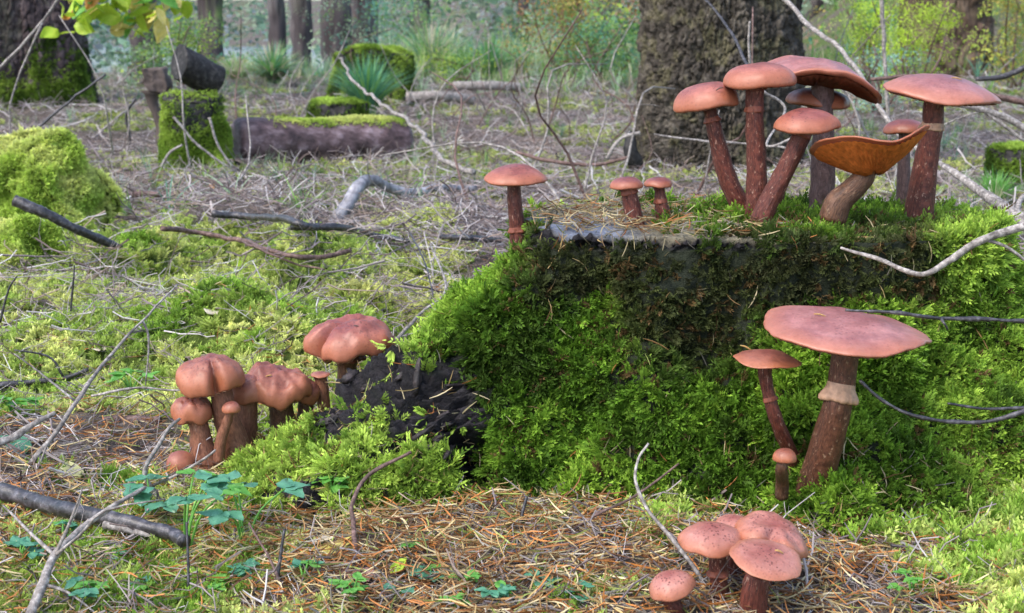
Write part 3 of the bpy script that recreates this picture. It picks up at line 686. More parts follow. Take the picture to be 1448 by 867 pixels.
mushroom('small button mushroom on the stump edge, right one of the close pair', 931, 257, 1.18, 39, 0, M_CAP_DARK,
         [(933, 270, 0, 15), (935, 290, 0, 19), (941, 315, 0, 24)], M_STEM_RED, dome=.5, thick=.2, seed=11, pitch=3, ring=(.45, M_RING_RED, .12))
# --- front of the stump
def depth_of(px, py): return hit(px, py)[1]
yL = depth_of(1150, 680)
mushroom('largest mushroom, broad glossy pink cap and thick ringed stem before the mossy stump', 1197, 459, yL-.02, 224, 0, M_CAP_PINK,
         [(1196, 492, 0, 38), (1190, 540, 0, 38), (1180, 590, .0, 42), (1154, 680, .02, 54)], M_STEM_BIG, roll=4, pitch=4, dome=.20, thick=.07, flat=2.0, ex=.85, seed=12, wave=.03, k=2, lobe=.02, rough=1.6, ring=(.48, M_RING, .36), cup=.02)
mushroom('small flat capped mushroom on a thin dark stem beside the largest mushroom', 1085, 504, yL, 95, 0, M_CAP_BROWN,
         [(1082, 517, 0, 22), (1084, 545, 0, 18), (1100, 600, .0, 20), (1128, 664, .02, 23)], M_STEM_RED, roll=3, pitch=1, dome=.24, thick=.06, flat=2, ex=.85, seed=13, wave=.04, ring=(.5, M_RING_RED, .12))
mushroom('tiny round button mushroom at the foot of the thin stemmed one', 1110, 643, yL-.035, 33, 0, M_CAP_BROWN,
         [(1108, 652, 0, 15), (1105, 664, 0, 17), (1106, 678, .02, 19)], M_STEM_BROWN, dome=.75, thick=.4, flat=2.4, seed=14, pitch=3)
# --- bottom edge cluster
mushroom('speckled cap tipping left in the bottom cluster with a ringed red stem', 1006, 757, .83, 92, 0, M_CAP_SPOT,
         [(1014, 774, 0, 24), (1015, 800, 0, 25), (1019, 860, 0, 29), (1020, 905, 0, 32)], M_STEM_RED, roll=-2, pitch=5, dome=.48, thick=.13, flat=1.9, seed=15, ring=(.45, M_RING_RED, .25))
mushroom('speckled cap mostly hidden at the back of the bottom cluster', 1037, 740, .86, 56, 0, M_CAP_SPOT,
         [(1038, 752, 0, 18), (1038, 800, 0, 20), (1038, 910, 0, 24)], M_STEM_RED, dome=.5, thick=.2, seed=16, pitch=4)
mushroom('folded lobed cap at the right of the bottom cluster', 1094, 753, .835, 106, 0, M_CAP_SPOT,
         [(1082, 775, 0, 24), (1078, 820, 0, 28), (1072, 895, 0, 32)], M_STEM_RED, roll=14, pitch=4, dome=.36, thick=.16, seed=17, wave=.06, k=2, notch=[(-1.9, .30, .40)], saddle=-.10, rough=3)
mushroom('front cap of the bottom cluster, tilted forward, pale with dense dark specks', 1084, 786, .79, 104, 0, M_CAP_SPOT,
         [(1074, 808, .01, 34), (1067, 835, .01, 38), (1062, 905, .01, 42)], M_STEM_RED, roll=8, pitch=11, dome=.24, thick=.05, flat=2.2, ex=.8, seed=18, wave=.03, k=2)
mushroom('lone speckled cap curling over at the lower left of the bottom cluster', 948, 824, .80, 66, 0, M_CAP_SPOT,
         [(944, 842, 0, 22), (954, 860, 0, 25), (966, 900, 0, 29)], M_STEM_RED, roll=-16, pitch=4, dome=.68, thick=.18, flat=2.4, seed=19)
# --- cluster at the left of the root
mushroom('tall front mushroom of the left cluster with a notched brown cap', 297, 526, 1.13, 94, 0, M_CAP_BROWN,
         [(312, 552, 0, 30), (320, 590, 0, 36), (340, 650, 0, 44)], M_STEM_TAN, roll=-3, pitch=4, dome=.52, thick=.30, flat=2.6, seed=20, wave=.03, lobe=.02, notch=[(-1.15, .17, .55)], rough=5)
mushroom('knobbly small cap below the tall notched one in the left cluster', 272, 577, 1.12, 56, 0, M_CAP_BROWN,
         [(280, 596, 0, 26), (284, 620, 0, 30), (292, 665, 0, 46)], M_STEM_TAN, dome=.75, thick=.4, flat=2.4, seed=21, wave=.05, k=3, lobe=.04, rough=7)
mushroom('round button close to the ground, lowest left of the left cluster', 252, 652, 1.10, 40, 0, M_CAP_BROWN,
         [(262, 662, 0, 20), (272, 668, 0, 24), (282, 674, 0, 26)], M_STEM_TAN, dome=.95, thick=.6, flat=2.2, roll=-25, seed=22)
mushroom('broad puckered cap in the middle of the left cluster', 391, 541, 1.17, 94, 0, M_CAP_BROWN,
         [(397, 566, 0, 32), (398, 580, 0, 34), (400, 610, 0, 36)], M_STEM_BROWN, roll=3, pitch=5, dome=.58, thick=.26, flat=2.5, seed=23, wave=.03, k=2, lobe=.05, rough=8)
mushroom('tan stemmed cap half hidden between the tall and the broad cap of the left cluster', 352, 548, 1.16, 58, 0, M_CAP_BROWN,
         [(352, 566, 0, 26), (349, 600, 0, 30), (346, 645, 0, 36)], M_STEM_TAN, dome=.8, thick=.4, seed=24, wave=.04, rough=5)
mushroom('dull brown cap leaning at the right end of the left cluster', 432, 550, 1.18, 46, 0, M_CAP_BROWN,
         [(432, 565, 0, 20), (432, 580, 0, 22), (430, 602, 0, 24)], M_STEM_BROWN, dome=.8, thick=.4, roll=30, seed=25, wave=.04, rough=5)
mushroom('tiny pale topped mushroom just left of the ringed lobed one', 453, 529, 1.19, 27, 0, M_CAP_SPOT,
         [(454, 536, 0, 17), (456, 550, 0, 18), (458, 580, 0, 19)], M_STEM_TAN, dome=.2, thick=.14, seed=26, pitch=4)
mushroom('lobed salmon cap with a ringed stem standing behind the dark root', 495, 474, 1.20, 122, 0, M_CAP,
         [(491, 500, 0, 42), (491, 520, 0, 27), (492, 560, 0, 30)], M_STEM_BROWN, roll=2, pitch=5, dome=.44, thick=.20, flat=2.9, seed=27, wave=.03, lobe=.05, k=2, notch=[(-2.45, .13, .5)], rough=6, ring=(.3, M_RING_RED, .35))
mushroom('small button pressed against the tan stems of the left cluster', 327, 575, 1.11, 26, 0, M_CAP_BROWN,
         [(325, 584, 0, 12), (320, 600, 0, 14), (312, 625, 0, 16)], M_STEM_TAN, dome=.8, thick=.4, seed=28)

# ================================================================== trees
def trunk_mesh(cx, cy, r0, r1, h, nth, nz, z0=-.05, lean=(0, 0), flare=.35, fh=.35, scale=26, amp=.016, lichen=None, zden=None, seed=0, cols=None, ridg=0):
    zz = np.linspace(0, 1, nz)**(1.6 if zden is None else zden)*h+z0; a = np.linspace(0, 2*math.pi, nth, endpoint=False)
    A, Z = np.meshgrid(a, zz); rad = r0+(r1-r0)*(Z-z0)/h
    rad = rad*(1+flare*np.exp(-(Z-z0)/fh)*(.7+.5*np.sin(5*A+seed)+.25*np.sin(3*A+seed*2)))
    X = cx+rad*np.cos(A)+lean[0]*(Z-z0); Y = cy+rad*np.sin(A)+lean[1]*(Z-z0); P = P3(X, Y, Z)
    Q = P*np.array([1, 1, .38])*scale; Q = Q+.6*np.stack([fbm(Q*.5, 2), fbm(Q*.5+7, 2), fbm(Q*.5+13, 2)], -1)
    f1, f2, cid = voro(Q); crack = sst(.0, .14, f2-f1)
    d = amp*(crack*(.35+1.1*cid)-.5+.35*fbm(P*scale*2.4, 3)+.9*fbm(P*scale*.25*np.array([1, 1, .4]), 2)+ridg*fbm(P3(A*9, Z*1.2, seed), 3))
    N_ = np.stack([np.cos(A), np.sin(A), 0*A], -1); P = P+N_*d[..., None]
    c0, c1, c2, lc = [np.array(c) for c in (cols or ((.035, .027, .022), (.10, .08, .065), (.17, .15, .12), (.20, .22, .10)))]
    t_ = np.clip(.5+.6*fbm(P*scale*.8+3, 3)+.4*(cid-.5), 0, 1)[..., None]; col = (c0*(1-t_)+c1*t_)
    u = sst(.15, .5, fbm(P*scale*.35+9, 3))[..., None]; col = col*(1-u*.6)+c2*u*.6
    v = (sst(.05, .4, fbm(P*scale*.22+31, 3)+.25*fbm(P*scale*2+5, 2))*(lichen or 0))[..., None]*crack[..., None]; col = col*(1-v)+lc*v
    ca = np.ones(col.shape[:2]+(4,)); ca[..., :3] = np.clip(col, 0, 1)
    return P, grid_faces(nz, nth, True), ca.reshape(-1, 4)
M_BARK = m_vcol('bark', .78, .25, .0025, 260, .4)
def tree(label, cx, cy, r0, r1, h, moss=None, moss_h=.5, group=None, name='tree', **kw):
    z0 = float(ground_z(cx, cy))-.08
    root = empty(name, (cx, cy, z0+.08), label, 'tree', group)
    P, F, ca = trunk_mesh(cx, cy, r0, r1, h, z0=z0, **kw)
    o = mk('trunk', P.reshape(-1, 3), F, M_BARK, root, True, {'col': ca})
    return root, P, F
# middle trunk right behind the stump
mt = at(1024, 268, 3.35)
tree('thick scaly conifer trunk with olive lichen right behind the large stump', mt[0]+.006, 3.52, .189, .184, 3.4, nth=520, nz=640, flare=.16, fh=.14, scale=84, amp=.012, lichen=.32, seed=2, zden=2.0,
     cols=((.022, .018, .013), (.075, .062, .05), (.14, .12, .095), (.20, .18, .08)))
fl = [at(890, 190, 3.3), at(884, 215, 3.3), at(893, 238, 3.3)]
mb = MB(); Vt, Ft, sv = tube(resample([at(893, 186, 3.33), at(891, 205, 3.31), at(897, 228, 3.31), at(908, 250, 3.33)], 9), [.004, .012, .014, .016, .018, .018, .018, .014, .008], 10, True, .3, 60)
tag(mb.add(Vt, Ft).build('bark_slab', M_DARKWOOD), 'curled dark slab of bark leaning on the left foot of the thick trunk', 'bark')
# left tree
lt = at(22, 180, 6.0)
ltree, LP, LF = tree('big dark trunk at the left edge with a mossy foot', lt[0], 6.15, .235, .225, 4.2, nth=380, nz=420, flare=.42, fh=.30, scale=40, amp=.016, lichen=.25, seed=4.4, zden=1.7,
     cols=((.03, .022, .022), (.085, .06, .06), (.14, .11, .11), (.12, .13, .07)))
Vf2 = LP.reshape(-1, 3); dz = Vf2[:, 2]; md = sst(.26, .10, dz+.14*fbm(Vf2*6, 3))*(1-sst(6.1, 6.3, Vf2[:, 1]))
P, N_ = tri_sample(Vf2, LF, 9000, md); ctr = np.array([lt[0], 6.15, 0]); N_ *= np.sign((N_*(P-ctr)).sum(1))[:, None]
n1 = fbm(P*6, 3); tint = lerp(DEEP, MID*1.1, np.clip(.5+n1, 0, 1)); e_ = (np.clip(n1*2-.3, 0, 1))[:, None]; tint = tint*(1-e_)+BRIGHT*e_*.8
scatter('moss', P, N_+RG.normal(0, .3, P.shape), RG.uniform(.011, .022, len(P)), RG.integers(0, 9, len(P)), tint*RG.uniform(.7, 1.2, (len(P), 1)), MOSS, ltree)
# right tree
rt = at(1347, 105, 9.0)
tree('brown trunk in the upper right, behind the fallen branches', rt[0], 9.2, .26, .25, 4.5, nth=160, nz=150, flare=.3, fh=.3, scale=14, amp=.035, lichen=.1, seed=1,
     cols=((.05, .032, .022), (.13, .085, .06), (.18, .13, .09), (.2, .2, .1)))
# trunks further back: (left px, right px, base py, distance, label, green)
far = [(186, 222, 86, 11.5, 'crooked dark trunk behind the leafy branch at upper left', .1), (283, 314, 62, 13, 'green mossy trunk in the background right of the leafy branch', 1.),
       (386, 406, 60, 16, 'thin dark background trunk, left one of a close pair', .1), (414, 438, 60, 15, 'thin background trunk, right one of a close pair', .1),
       (458, 494, 62, 13.5, 'greyish background trunk above the mossy back stump', .15), (500, 534, 62, 14, 'brown background trunk touching the greyish one', .1),
        (585, 606, 40, 19, 'far trunk behind the tall grass', .2), 
       (732, 747, 38, 22, 'far slim trunk left of the orange shrub', .1), (790, 818, 46, 16, 'reddish brown trunk behind the orange shrub', 0.), (846, 862, 42, 21, 'far dark trunk near the thick scaly one', .1),
         (1146, 1162, 20, 22, 'far trunk just right of the thick scaly one', .1), (1262, 1276, 10, 20, 'far slim trunk left of the brown upper right one', .1), (1420, 1440, 12, 19, 'far trunk at the right edge', .1)]
for i, (x0, x1, pb, Yd, lb, gr_) in enumerate(far):
    c = at((x0+x1)/2, pb, Yd); r = (x1-x0)/2/FPX*Yd*1.02
    red = 'reddish' in lb
    tree(lb, c[0], Yd, r, r*.85, 6.0, nth=36, nz=60, flare=.25, fh=.4, scale=7, amp=.03, lichen=gr_, seed=i*1.3, lean=(RG.uniform(-.02, .02), 0), group='trunks in the far wood',
         cols=((.09, .035, .025), (.2, .09, .06), (.25, .13, .09), (.2, .2, .1)) if red else ((.045, .035, .035), (.11, .09, .09), (.16, .14, .14), (.13, .2, .06)))

# ================================================================== stumps and logs in the background
def moss_on(parent, V, F, n, dens, size, ctr, pal=(DEEP, MID, BRIGHT), name='moss'):
    P, N_ = tri_sample(V, F, n, dens); N_ *= np.sign((N_*(P-np.array(ctr))).sum(1))[:, None]
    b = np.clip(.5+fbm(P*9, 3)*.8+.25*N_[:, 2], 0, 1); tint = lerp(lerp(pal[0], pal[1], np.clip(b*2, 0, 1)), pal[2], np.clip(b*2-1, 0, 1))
    return scatter(name, P, N_+RG.normal(0, .35, P.shape), RG.uniform(size*.7, size*1.3, n), RG.integers(0, 9, n), tint*RG.uniform(.7, 1.25, (n, 1)), MOSS, parent)
def small_stump(label, pxc, pyb, Yd, wtop, wbot, hpx, mossn, name='tree_stump', topmoss=0., size=.018, side_cover=1., seed=0, dirfl=None, dark_top=0):
    c = at(pxc, pyb, Yd); dist = Yd/ray(pxc, pyb)[1]; rt_, rb, h = wtop/2/FPX*dist, wbot/2/FPX*dist, hpx/FPX*dist; gzc = float(ground_z(c[0], Yd))
    h = at(pxc, pyb-hpx, Yd)[2]-gzc; c[2] = gzc; c[1] = Yd+rb*.7
    root = empty(name, c, label, 'tree stump'); na, nz = 90, 34; a = np.linspace(0, 2*math.pi, na, endpoint=False); rows = []
    for q in np.linspace(0, .97, 9): rows.append((rt_*q+0*a, h*(1-.07*q**5)+rt_*.10*np.sin(a*2+seed)*q+0*a))
    for q in np.linspace(0, 1, nz):
        fl = (rb-rt_)*q**3.2*(1+.35*np.sin(3*a+seed)+.25*np.sin(5*a))+(dirfl[1]*q**5*np.exp(-(((a-dirfl[0]+math.pi) % (2*math.pi)-math.pi)/.35)**2) if dirfl else 0)
        rows.append((rt_*(1+.05*np.sin(3*a+seed)+.03*np.sin(7*a+seed)-.03*(1-q)**6)+fl, h*(.93-.93*q)-.03*q+rt_*.10*np.sin(a*2+seed)*(1-q)+rt_*.06*np.sin(9*a+seed)*(1-q)**8))
    Rr = np.array([r for r, z in rows]); Zz = np.array([z for r, z in rows]); V = P3(c[0]+Rr*np.cos(a), c[1]+Rr*np.sin(a), c[2]+Zz)
    V = V+(rt_/.08)*.010*np.stack([fbm(V*9*(.08/rt_)+k_*7, 4) for k_ in range(3)], -1)*np.array([1, 1, .7]); V = V.reshape(-1, 3); F = grid_faces(len(rows), na, True)
    mk('wood', V, F, M_DARKWOOD, root)
    q = (V[:, 2]-c[2])/h; dn = (sst(1.02-.24*dark_top, .62-.2*dark_top, q+.25*fbm(V*12, 3))+.14*dark_top)*side_cover+topmoss*sst(.95, .99, q)
    dn = dn*(V[:, 1] < c[1]+rb*.6)
    moss_on(root, V, F, mossn, dn, size, (c[0], c[1], c[2]-.1)); return root, c, rt_, h
st2, c2, r2, h2 = small_stump('upright mossy stump in the left background with a dark wedge of wood on top', 268, 241, 3.35, 84, 108, 106, 6500, seed=1, dirfl=(R(-35), .075), size=.009, dark_top=1)
# dark wedge of wood lying tilted on that stump
def slab(name, label, cat, quad, depth, m, amp=.006, parent=None):
    """irregular block: front outline (world pts) pushed back by depth, subdivided and roughened"""
    q = np.array(quad, float); n = len(q); ctr = q.mean(0); k = 14
    ring = np.concatenate([q[i]+(q[(i+1) % n]-q[i])*np.linspace(0, 1, 10, endpoint=False)[:, None] for i in range(n)]); m_ = len(ring)
    rows = [ctr+(ring-ctr)*s for s in np.linspace(.02, .93, 6)]
    for s, yy in ((.98, .03), (1, .1), (1, .3), (1, .5), (1, .7), (1, .9), (.98, .97), (.9, 1.)): rows.append(ctr+(ring-ctr)*s+np.array([0, depth*yy, 0]))
    rows += [ctr+(ring-ctr)*s+np.array([0, depth, 0]) for s in (.5, .02)]
    V = np.array(rows); V = V+amp*np.stack([fbm(V*30, 3), fbm(V*30+5, 3), fbm(V*30+9, 3)], -1)
    o = mk(name, V.reshape(-1, 3), grid_faces(len(rows), m_, True), m, parent)
    return tag(o, label, cat) if parent is None else o
A0, A1 = at(253, 88, 3.40), at(305, 116, 3.46); n = 30; pp = np.linspace(A0, A1, n); ax = (A1-A0)/np.linalg.norm(A1-A0)
Vt, Ft, _ = tube(pp, np.full(n, .0405), 44, False, .05, 30); Vt = Vt.reshape(n, 44, 3); Vt[:3] += ax*(Vt[:3]-pp[:3, None])[..., 2:3]*-.35; c0_, c1_ = Vt[0].mean(0), Vt[-1].mean(0)
Vt = np.concatenate([[c0_+(Vt[0]-c0_)*f for f in (.02, .5, .93)], Vt, [c1_+(Vt[-1]-c1_)*f for f in (.93, .5, .02)]])
tag(mk('wood_chunk', Vt.reshape(-1, 3), grid_faces(n+6, 44, True), M_DARKWOOD), 'dark round piece of sawn log tilted on top of the upright mossy stump', 'wood')
# broken stub behind it
st = at(215, 160, 3.75); mb = MB()
stub = empty('broken_stub', at(222, 165, 3.75), 'short broken brown stub on a thin leg, left of the wedge topped stump', 'stub')
o = slab('stub_head', '', '', [at(x, y, 3.75) for x, y in ((199, 98), (228, 97), (238, 124), (234, 130), (209, 131), (201, 116))], .07, M_FARWOOD, .008, stub)
Vt, Ft, _ = tube(resample([at(214, 128, 3.78), at(216, 146, 3.78), at(226, 170, 3.78), at(229, 205, 3.78)], 10), [.03, .022, .018, .015, .014, .014, .014, .014, .015, .016], 8, True, .2); mk('stub_leg', Vt, Ft, M_FARWOOD, stub)
# the log
lg = empty('fallen_log', at(450, 236, 3.55), 'purplish wet log lying on the ground with a strip of moss on top', 'log')
A0, A1 = at(332, 204, 3.50), at(574, 202, 3.72); n = 70; pp = np.linspace(A0, A1, n); lr = 35/FPX*3.6
rd = lr*(1+.05*np.sin(np.linspace(0, 9, n)+1)); rd[0] *= .80; rd[1] *= .93; rd[-1] *= .82; rd[-2] *= .94
Vt, Ft, _ = tube(pp, rd, 40, False, .035, 30); Vt = Vt.reshape(n, 40, 3); ends = [np.repeat(Vt[0].mean(0)[None], 40, 0), Vt[0].mean(0)+(Vt[0]-Vt[0].mean(0))*.6]
Vt = np.concatenate([np.array([ends[0], ends[1]]), Vt, np.array([Vt[-1].mean(0)+(Vt[-1]-Vt[-1].mean(0))*.6, np.repeat(Vt[-1].mean(0)[None], 40, 0)])]); V = Vt.reshape(-1, 3); F = grid_faces(n+4, 40, True)
mk('bark', V, F, M_LOG, lg)
up = np.tile(((Vt-Vt.mean(1, keepdims=True))[..., 2]/lr).reshape(-1), 1)
mid_ = V.mean(0); qx, qy = proj(V); moss_on(lg, V, F, 2200, sst(.66, .92, up+.2*fbm(V*14, 2))*sst(375, 430, qx), .0065, (mid_[0], mid_[1], mid_[2]-.3), (MID, BRIGHT, YEL))
# mossy cube-like stump behind the log and the big mossy stump with grass
small_stump('low square mossy stump just behind the log', 476, 176, 4.3, 80, 86, 30, 3200, topmoss=1, side_cover=1, size=.010, seed=3)
small_stump('wide moss topped stump in the background behind the tuft of blue green grass', 526, 137, 6.0, 108, 128, 66, 5000, topmoss=1.6, side_cover=.8, size=.014, seed=5)
small_stump('low mossy stump at the right edge behind the branches', 1446, 244, 2.9, 70, 84, 34, 2400, topmoss=1.4, side_cover=.6, size=.009, seed=6)
# flat weathered timbers
for (x0, y0, x1, y1, Yd, lb) in ((640, 122, 742, 124, 6.6, 'flat weathered timber lying in the background, upper one'), (575, 137, 668, 141, 5.9, 'pale flat timber lying in the background, lower one')):
    Vt, Ft, _ = tube(resample([at(x0, y0, Yd), at((x0+x1)/2, y0-1, Yd), at(x1, y1, Yd+.1)], 14), .024, 6, True, .15); tag(mk('timber', Vt, Ft, M_TWIG_GREY), lb, 'timber')

# moss mound on the left
def mound(label, parts_, n, size, pal):
    c = at(parts_[0][0], parts_[0][1], parts_[0][2]); root = empty('moss_mound', (c[0], c[1], 0), label, 'moss mound'); 
    for (pxc, pyc, Yd, rpx, hz, ry) in parts_:
        q = at(pxc, pyc, Yd); dist = Yd/ray(pxc, pyc)[1]; r = rpx/FPX*dist; na, nr = 110, 44; a = np.linspace(0, 2*math.pi, na, endpoint=False); ph = np.linspace(.01, math.pi/2*1.08, nr)
        A, PH = np.meshgrid(a, ph); V = P3(q[0]+r*np.sin(PH)*np.cos(A), Yd+ry*np.sin(PH)*np.sin(A), ground_z(q[0], Yd)+hz*np.cos(PH)); V = V+.045*np.stack([fbm(V*10, 3), fbm(V*10+4, 3), fbm(V*10+8, 3)], -1)
        V = V.reshape(-1, 3); F = grid_faces(nr, na, True); mk('earth', V, F, M_SOIL, root, True, {'moss': np.ones(len(V))})
        moss_on(root, V, F, n, (V[:, 1] < Yd+ry*.4)*1., size, (q[0], Yd, -.05), pal)
mound('rounded mound thick with yellow green moss at the left edge', [(52, 300, 2.25, 88, .112, .12), (20, 345, 1.98, 70, .060, .08)], 7500, .0105, (MID, BRIGHT, YEL))

# ================================================================== branches and twigs, each one a thing
def place(pt, lift=.004):
    if len(pt) == 3 and pt[2] is not None: return at(*pt)
    h = hit(pt[0], pt[1]); return h+np.array([0, 0, lift+(.02 if 1.25 < h[1] < 2.6 else 0)])
def branch(name, label, pts, w0, w1, m, cat='twig', lift=.004, knots=.08, sub=(), n=None, sides=8, group=None, wob=.0):
    P = np.array([place(p, lift) for p in pts]); n = n or max(12, 7*len(pts)); Q = resample(P, n); dist = np.linalg.norm(P.mean(0)-[0, 0, CAMZ])
    L = np.linalg.norm(P[-1]-P[0]); Q = Q+(wob or .006)*L*np.stack([fbm(Q*25, 2), fbm(Q*25+3, 2), fbm(Q*25+6, 2)], -1)
    rd = np.linspace(w0, w1, n)/2/FPX*dist; rd = rd*(1+knots*1.6*fbm(Q*70, 2)); root = None
    Vt, Ft, sv = tube(Q, rd, sides, True, .12, 120)
    if sub:
        root = empty(name, Q[0], label, cat, group); mk('main_stem', Vt, Ft, m, root)
        for (sp, s0, s1) in sub:
            SPt = np.array([place(p, lift) for p in sp])
            i = int(np.argmin(((Q-SPt[0])**2).sum(1)))
            SPt = np.vstack([Q[i], SPt[1:]]); q = resample(SPt, 10); q = q+.006*np.linalg.norm(q[-1]-q[0])*np.stack([fbm(q*30, 2), fbm(q*30+3, 2), fbm(q*30+6, 2)], -1)
            v, f, _ = tube(q, np.linspace(s0, s1, 10)/2/FPX*dist, 6, True, .1, 120); mk('side_twig', v, f, m, root)
        return root
    return tag(mk(name, Vt, Ft, m), label, cat, group)
B = branch
B('fallen_branch', 'bent silvery grey branch arching on the ground behind the moss carpet', [(455, 338, 2.42), (478, 312, 2.45), (505, 268, 2.5), (522, 255, 2.55), (545, 262, 2.6), (575, 272, 2.65), (620, 266, 2.75), (672, 268, 2.85)], 21, 10, M_SILVER, 'branch', knots=.05, sides=12)
B('fallen_branch', 'dark wet branch angling out of the left moss mound', [(20, 284, 1.90), (60, 300, 1.90), (110, 325, 1.92), (172, 352, 1.97)], 16, 11, M_TWIG_DARK, 'branch', sides=10)
B('fallen_branch', 'long dark branch lying across the back of the moss carpet towards the bent silver one', [(302, 337), (350, 341), (395, 346), (420, 354), (450, 362)], 10, 10, M_TWIG_DARK, 'branch', .018, sides=10)
B('fallen_branch', 'dark straight stick between the silver branch and the stump', [(412, 345), (480, 346), (530, 355), (578, 365)], 11, 8, M_TWIG_DARK, 'branch', sides=10)
B('fallen_branch', 'short dark stick ending beside the left corner of the stump', [(625, 362), (665, 364), (706, 366)], 8, 10, M_TWIG_DARK, 'branch', .008)
B('fallen_branch', 'brown stick running down the moss carpet to the right', [(230, 362), (290, 368), (345, 380), (400, 402), (450, 408), (497, 398)], 8, 6, M_TWIG_BROWN, 'branch', .02, sub=[([(345, 380), (380, 400, None), (425, 418, None), (460, 424, None)], 4, 2)])
B('fallen_branch', 'brown stick behind the moss carpet in front of the mossy back stump', [(150, 278, 2.72), (215, 274, 2.75), (285, 276, 2.75), (350, 280, 2.75), (425, 272, 2.8)], 9, 6, M_TWIG_BROWN, 'branch')
B('fallen_branch', 'thick dark wet branch in the lower left corner half covered by a lichened one', [(2, 722), (40, 734), (100, 752), (160, 766), (240, 784), (262, 796)], 24, 18, M_TWIG_DARK, 'branch', .016, sides=12)
B('lichened_twig', 'grey lichened twig lying over the thick dark lower left branch', [(148, 742, .93), (190, 752, .92), (215, 756, .92), (240, 748, .93)], 11, 4, M_TWIG_GREY)
B('lichened_twig', 'grey forked twig rising from the bottom left corner', [(38, 880, .80), (60, 825, .82), (78, 785, .84), (120, 745, .87), (165, 712, .89), (205, 690, .91)], 15, 5, M_TWIG_GREY,
  sub=[([(78, 785, .84), (95, 748, .84), (112, 705, .84), (116, 690, .84)], 6, 2), ([(78, 785, .84), (40, 750, .86), (5, 715, .88)], 6, 3), ([(78, 785, .84), (110, 760, .83), (150, 722, .83), (235, 705, .84)], 5, 2), ([(60, 825, .82), (100, 840, .82), (150, 880, .81)], 5, 2)])
B('curved_twig', 'curved twig standing before the left cluster, from the moss up to a bare tip', [(218, 695, 1.0), (205, 675, 1.0), (208, 655, 1.0), (225, 628, 1.01), (240, 604, 1.02), (254, 592, 1.03)], 8, 4, M_TWIG_GREY,
  sub=[([(212, 690, 1.0), (250, 672, .99), (290, 648, .98), (305, 636, .98)], 5, 3)])
B('dead_twig', 'thick grey twig entering from the left edge below the crossing twigs', [(-10, 628, 1.05), (20, 618, 1.06), (50, 598, 1.07), (78, 584, 1.08)], 12, 7, M_TWIG_GREY)
B('dead_twig', 'long thin twig crossing the left moss diagonally up to a pointed tip', [(30, 672, 1.1), (70, 625, 1.12), (110, 565, 1.15), (150, 510, 1.2), (200, 455, 1.25), (250, 402, 1.3)], 8, 2.5, M_TWIG_GREY,
  sub=[([(208, 448, 1.25), (210, 480, 1.25), (206, 545, 1.24)], 4, 2), ([(110, 565, 1.15), (60, 530, 1.15), (20, 500, 1.15)], 3.5, 1.5), ([(70, 625, 1.12), (50, 660, 1.1), (10, 640, 1.1)], 4, 2)])
B('dead_twig', 'dark twig coming in from the left edge with a knobby end', [(-10, 545, 1.35), (40, 541, 1.36), (90, 535, 1.37), (125, 522, 1.38)], 10, 5, M_TWIG_DARK, sub=[([(90, 535, 1.37), (70, 505, 1.37), (20, 495, 1.36)], 4, 2)])
for i, (lb, pts, a_, b_, m) in enumerate([
    ('thin twig lying level across the left moss, upper of two', [(-5, 466, 1.55), (80, 464, 1.58), (170, 470, 1.6), (240, 475, 1.58), (288, 460, 1.55)], 4, 2.5, M_TWIG_GREY),
    ('thin twig lying level across the left moss, lower of two', [(-5, 482, 1.5), (70, 484, 1.5), (150, 492, 1.5), (270, 496, 1.48), (360, 470, 1.5)], 4, 2, M_TWIG_GREY),
    ('dark upright stalk at the left near the moss mound foot', [(82, 498, 1.5), (98, 450, 1.5), (104, 395, 1.5), (105, 375, 1.5)], 4, 2, M_TWIG_DARK),
    ('short dark upright stalk at the left edge', [(0, 455, 1.5), (12, 410, 1.5), (24, 390, 1.5)], 4, 2, M_TWIG_DARK),
    ('thin twig curling over the moss left of the notched mushroom', [(130, 560, 1.2), (190, 548, 1.2), (240, 552, 1.2), (300, 552, 1.18)], 4, 2, M_TWIG_GREY),
    ('straight twig stuck in the moss carpet near its right end', [(395, 440, 1.75), (430, 428, 1.78), (445, 422, 1.8)], 4, 3, M_TWIG_GREY),
    ('slender arched twig above the brown stick', [(455, 338, 2.0), (480, 370, 1.9), (520, 400, 1.8), (575, 418, 1.7)], 5, 3, M_TWIG_GREY),
    ('pale twig leaning at the left root behind the lobed cap', [(560, 480, 1.45), (600, 440, 1.5), (630, 405, 1.55), (608, 345, 1.7)], 5, 3, M_TWIG_GREY),
    ('thin stalk beside the orange leaf', [(580, 330, 1.9), (600, 370, 1.8), (612, 420, 1.7)], 3, 2, M_TWIG_DARK),
    ('dark thin stalk rising out of the herbs at bottom left', [(266, 880, .84), (266, 800, .85), (264, 738, .86)], 5, 3, M_TWIG_DARK),
    ('dark thin stalk at bottom left, right of the taller one', [(393, 880, .84), (392, 820, .85), (402, 748, .86)], 7, 4, M_TWIG_DARK),
    ('reddish stalk leaning among the needles at bottom left', [(420, 880, .83), (385, 800, .85), (352, 740, .88)], 5, 3, M_TWIG_BROWN),
    ]):
    B('thin_twig', lb, pts, a_, b_, m)
B('curved_twig', 'reddish curved twig hooking up from the needle litter to the dark root', [(575, 870, .85), (530, 825, .87), (505, 795, .88), (500, 740, .92), (498, 712, .93), (520, 672, .95), (582, 640, .96)], 9, 5, M_TWIG_BROWN)
B('lichened_twig', 'long grey lichened twig lying on the needle litter at the foot of the stump', [(400, 742, .96), (480, 758, .95), (560, 766, .945), (640, 783, .93), (700, 800, .91), (752, 828, .885)], 7, 7, M_TWIG_GREY)
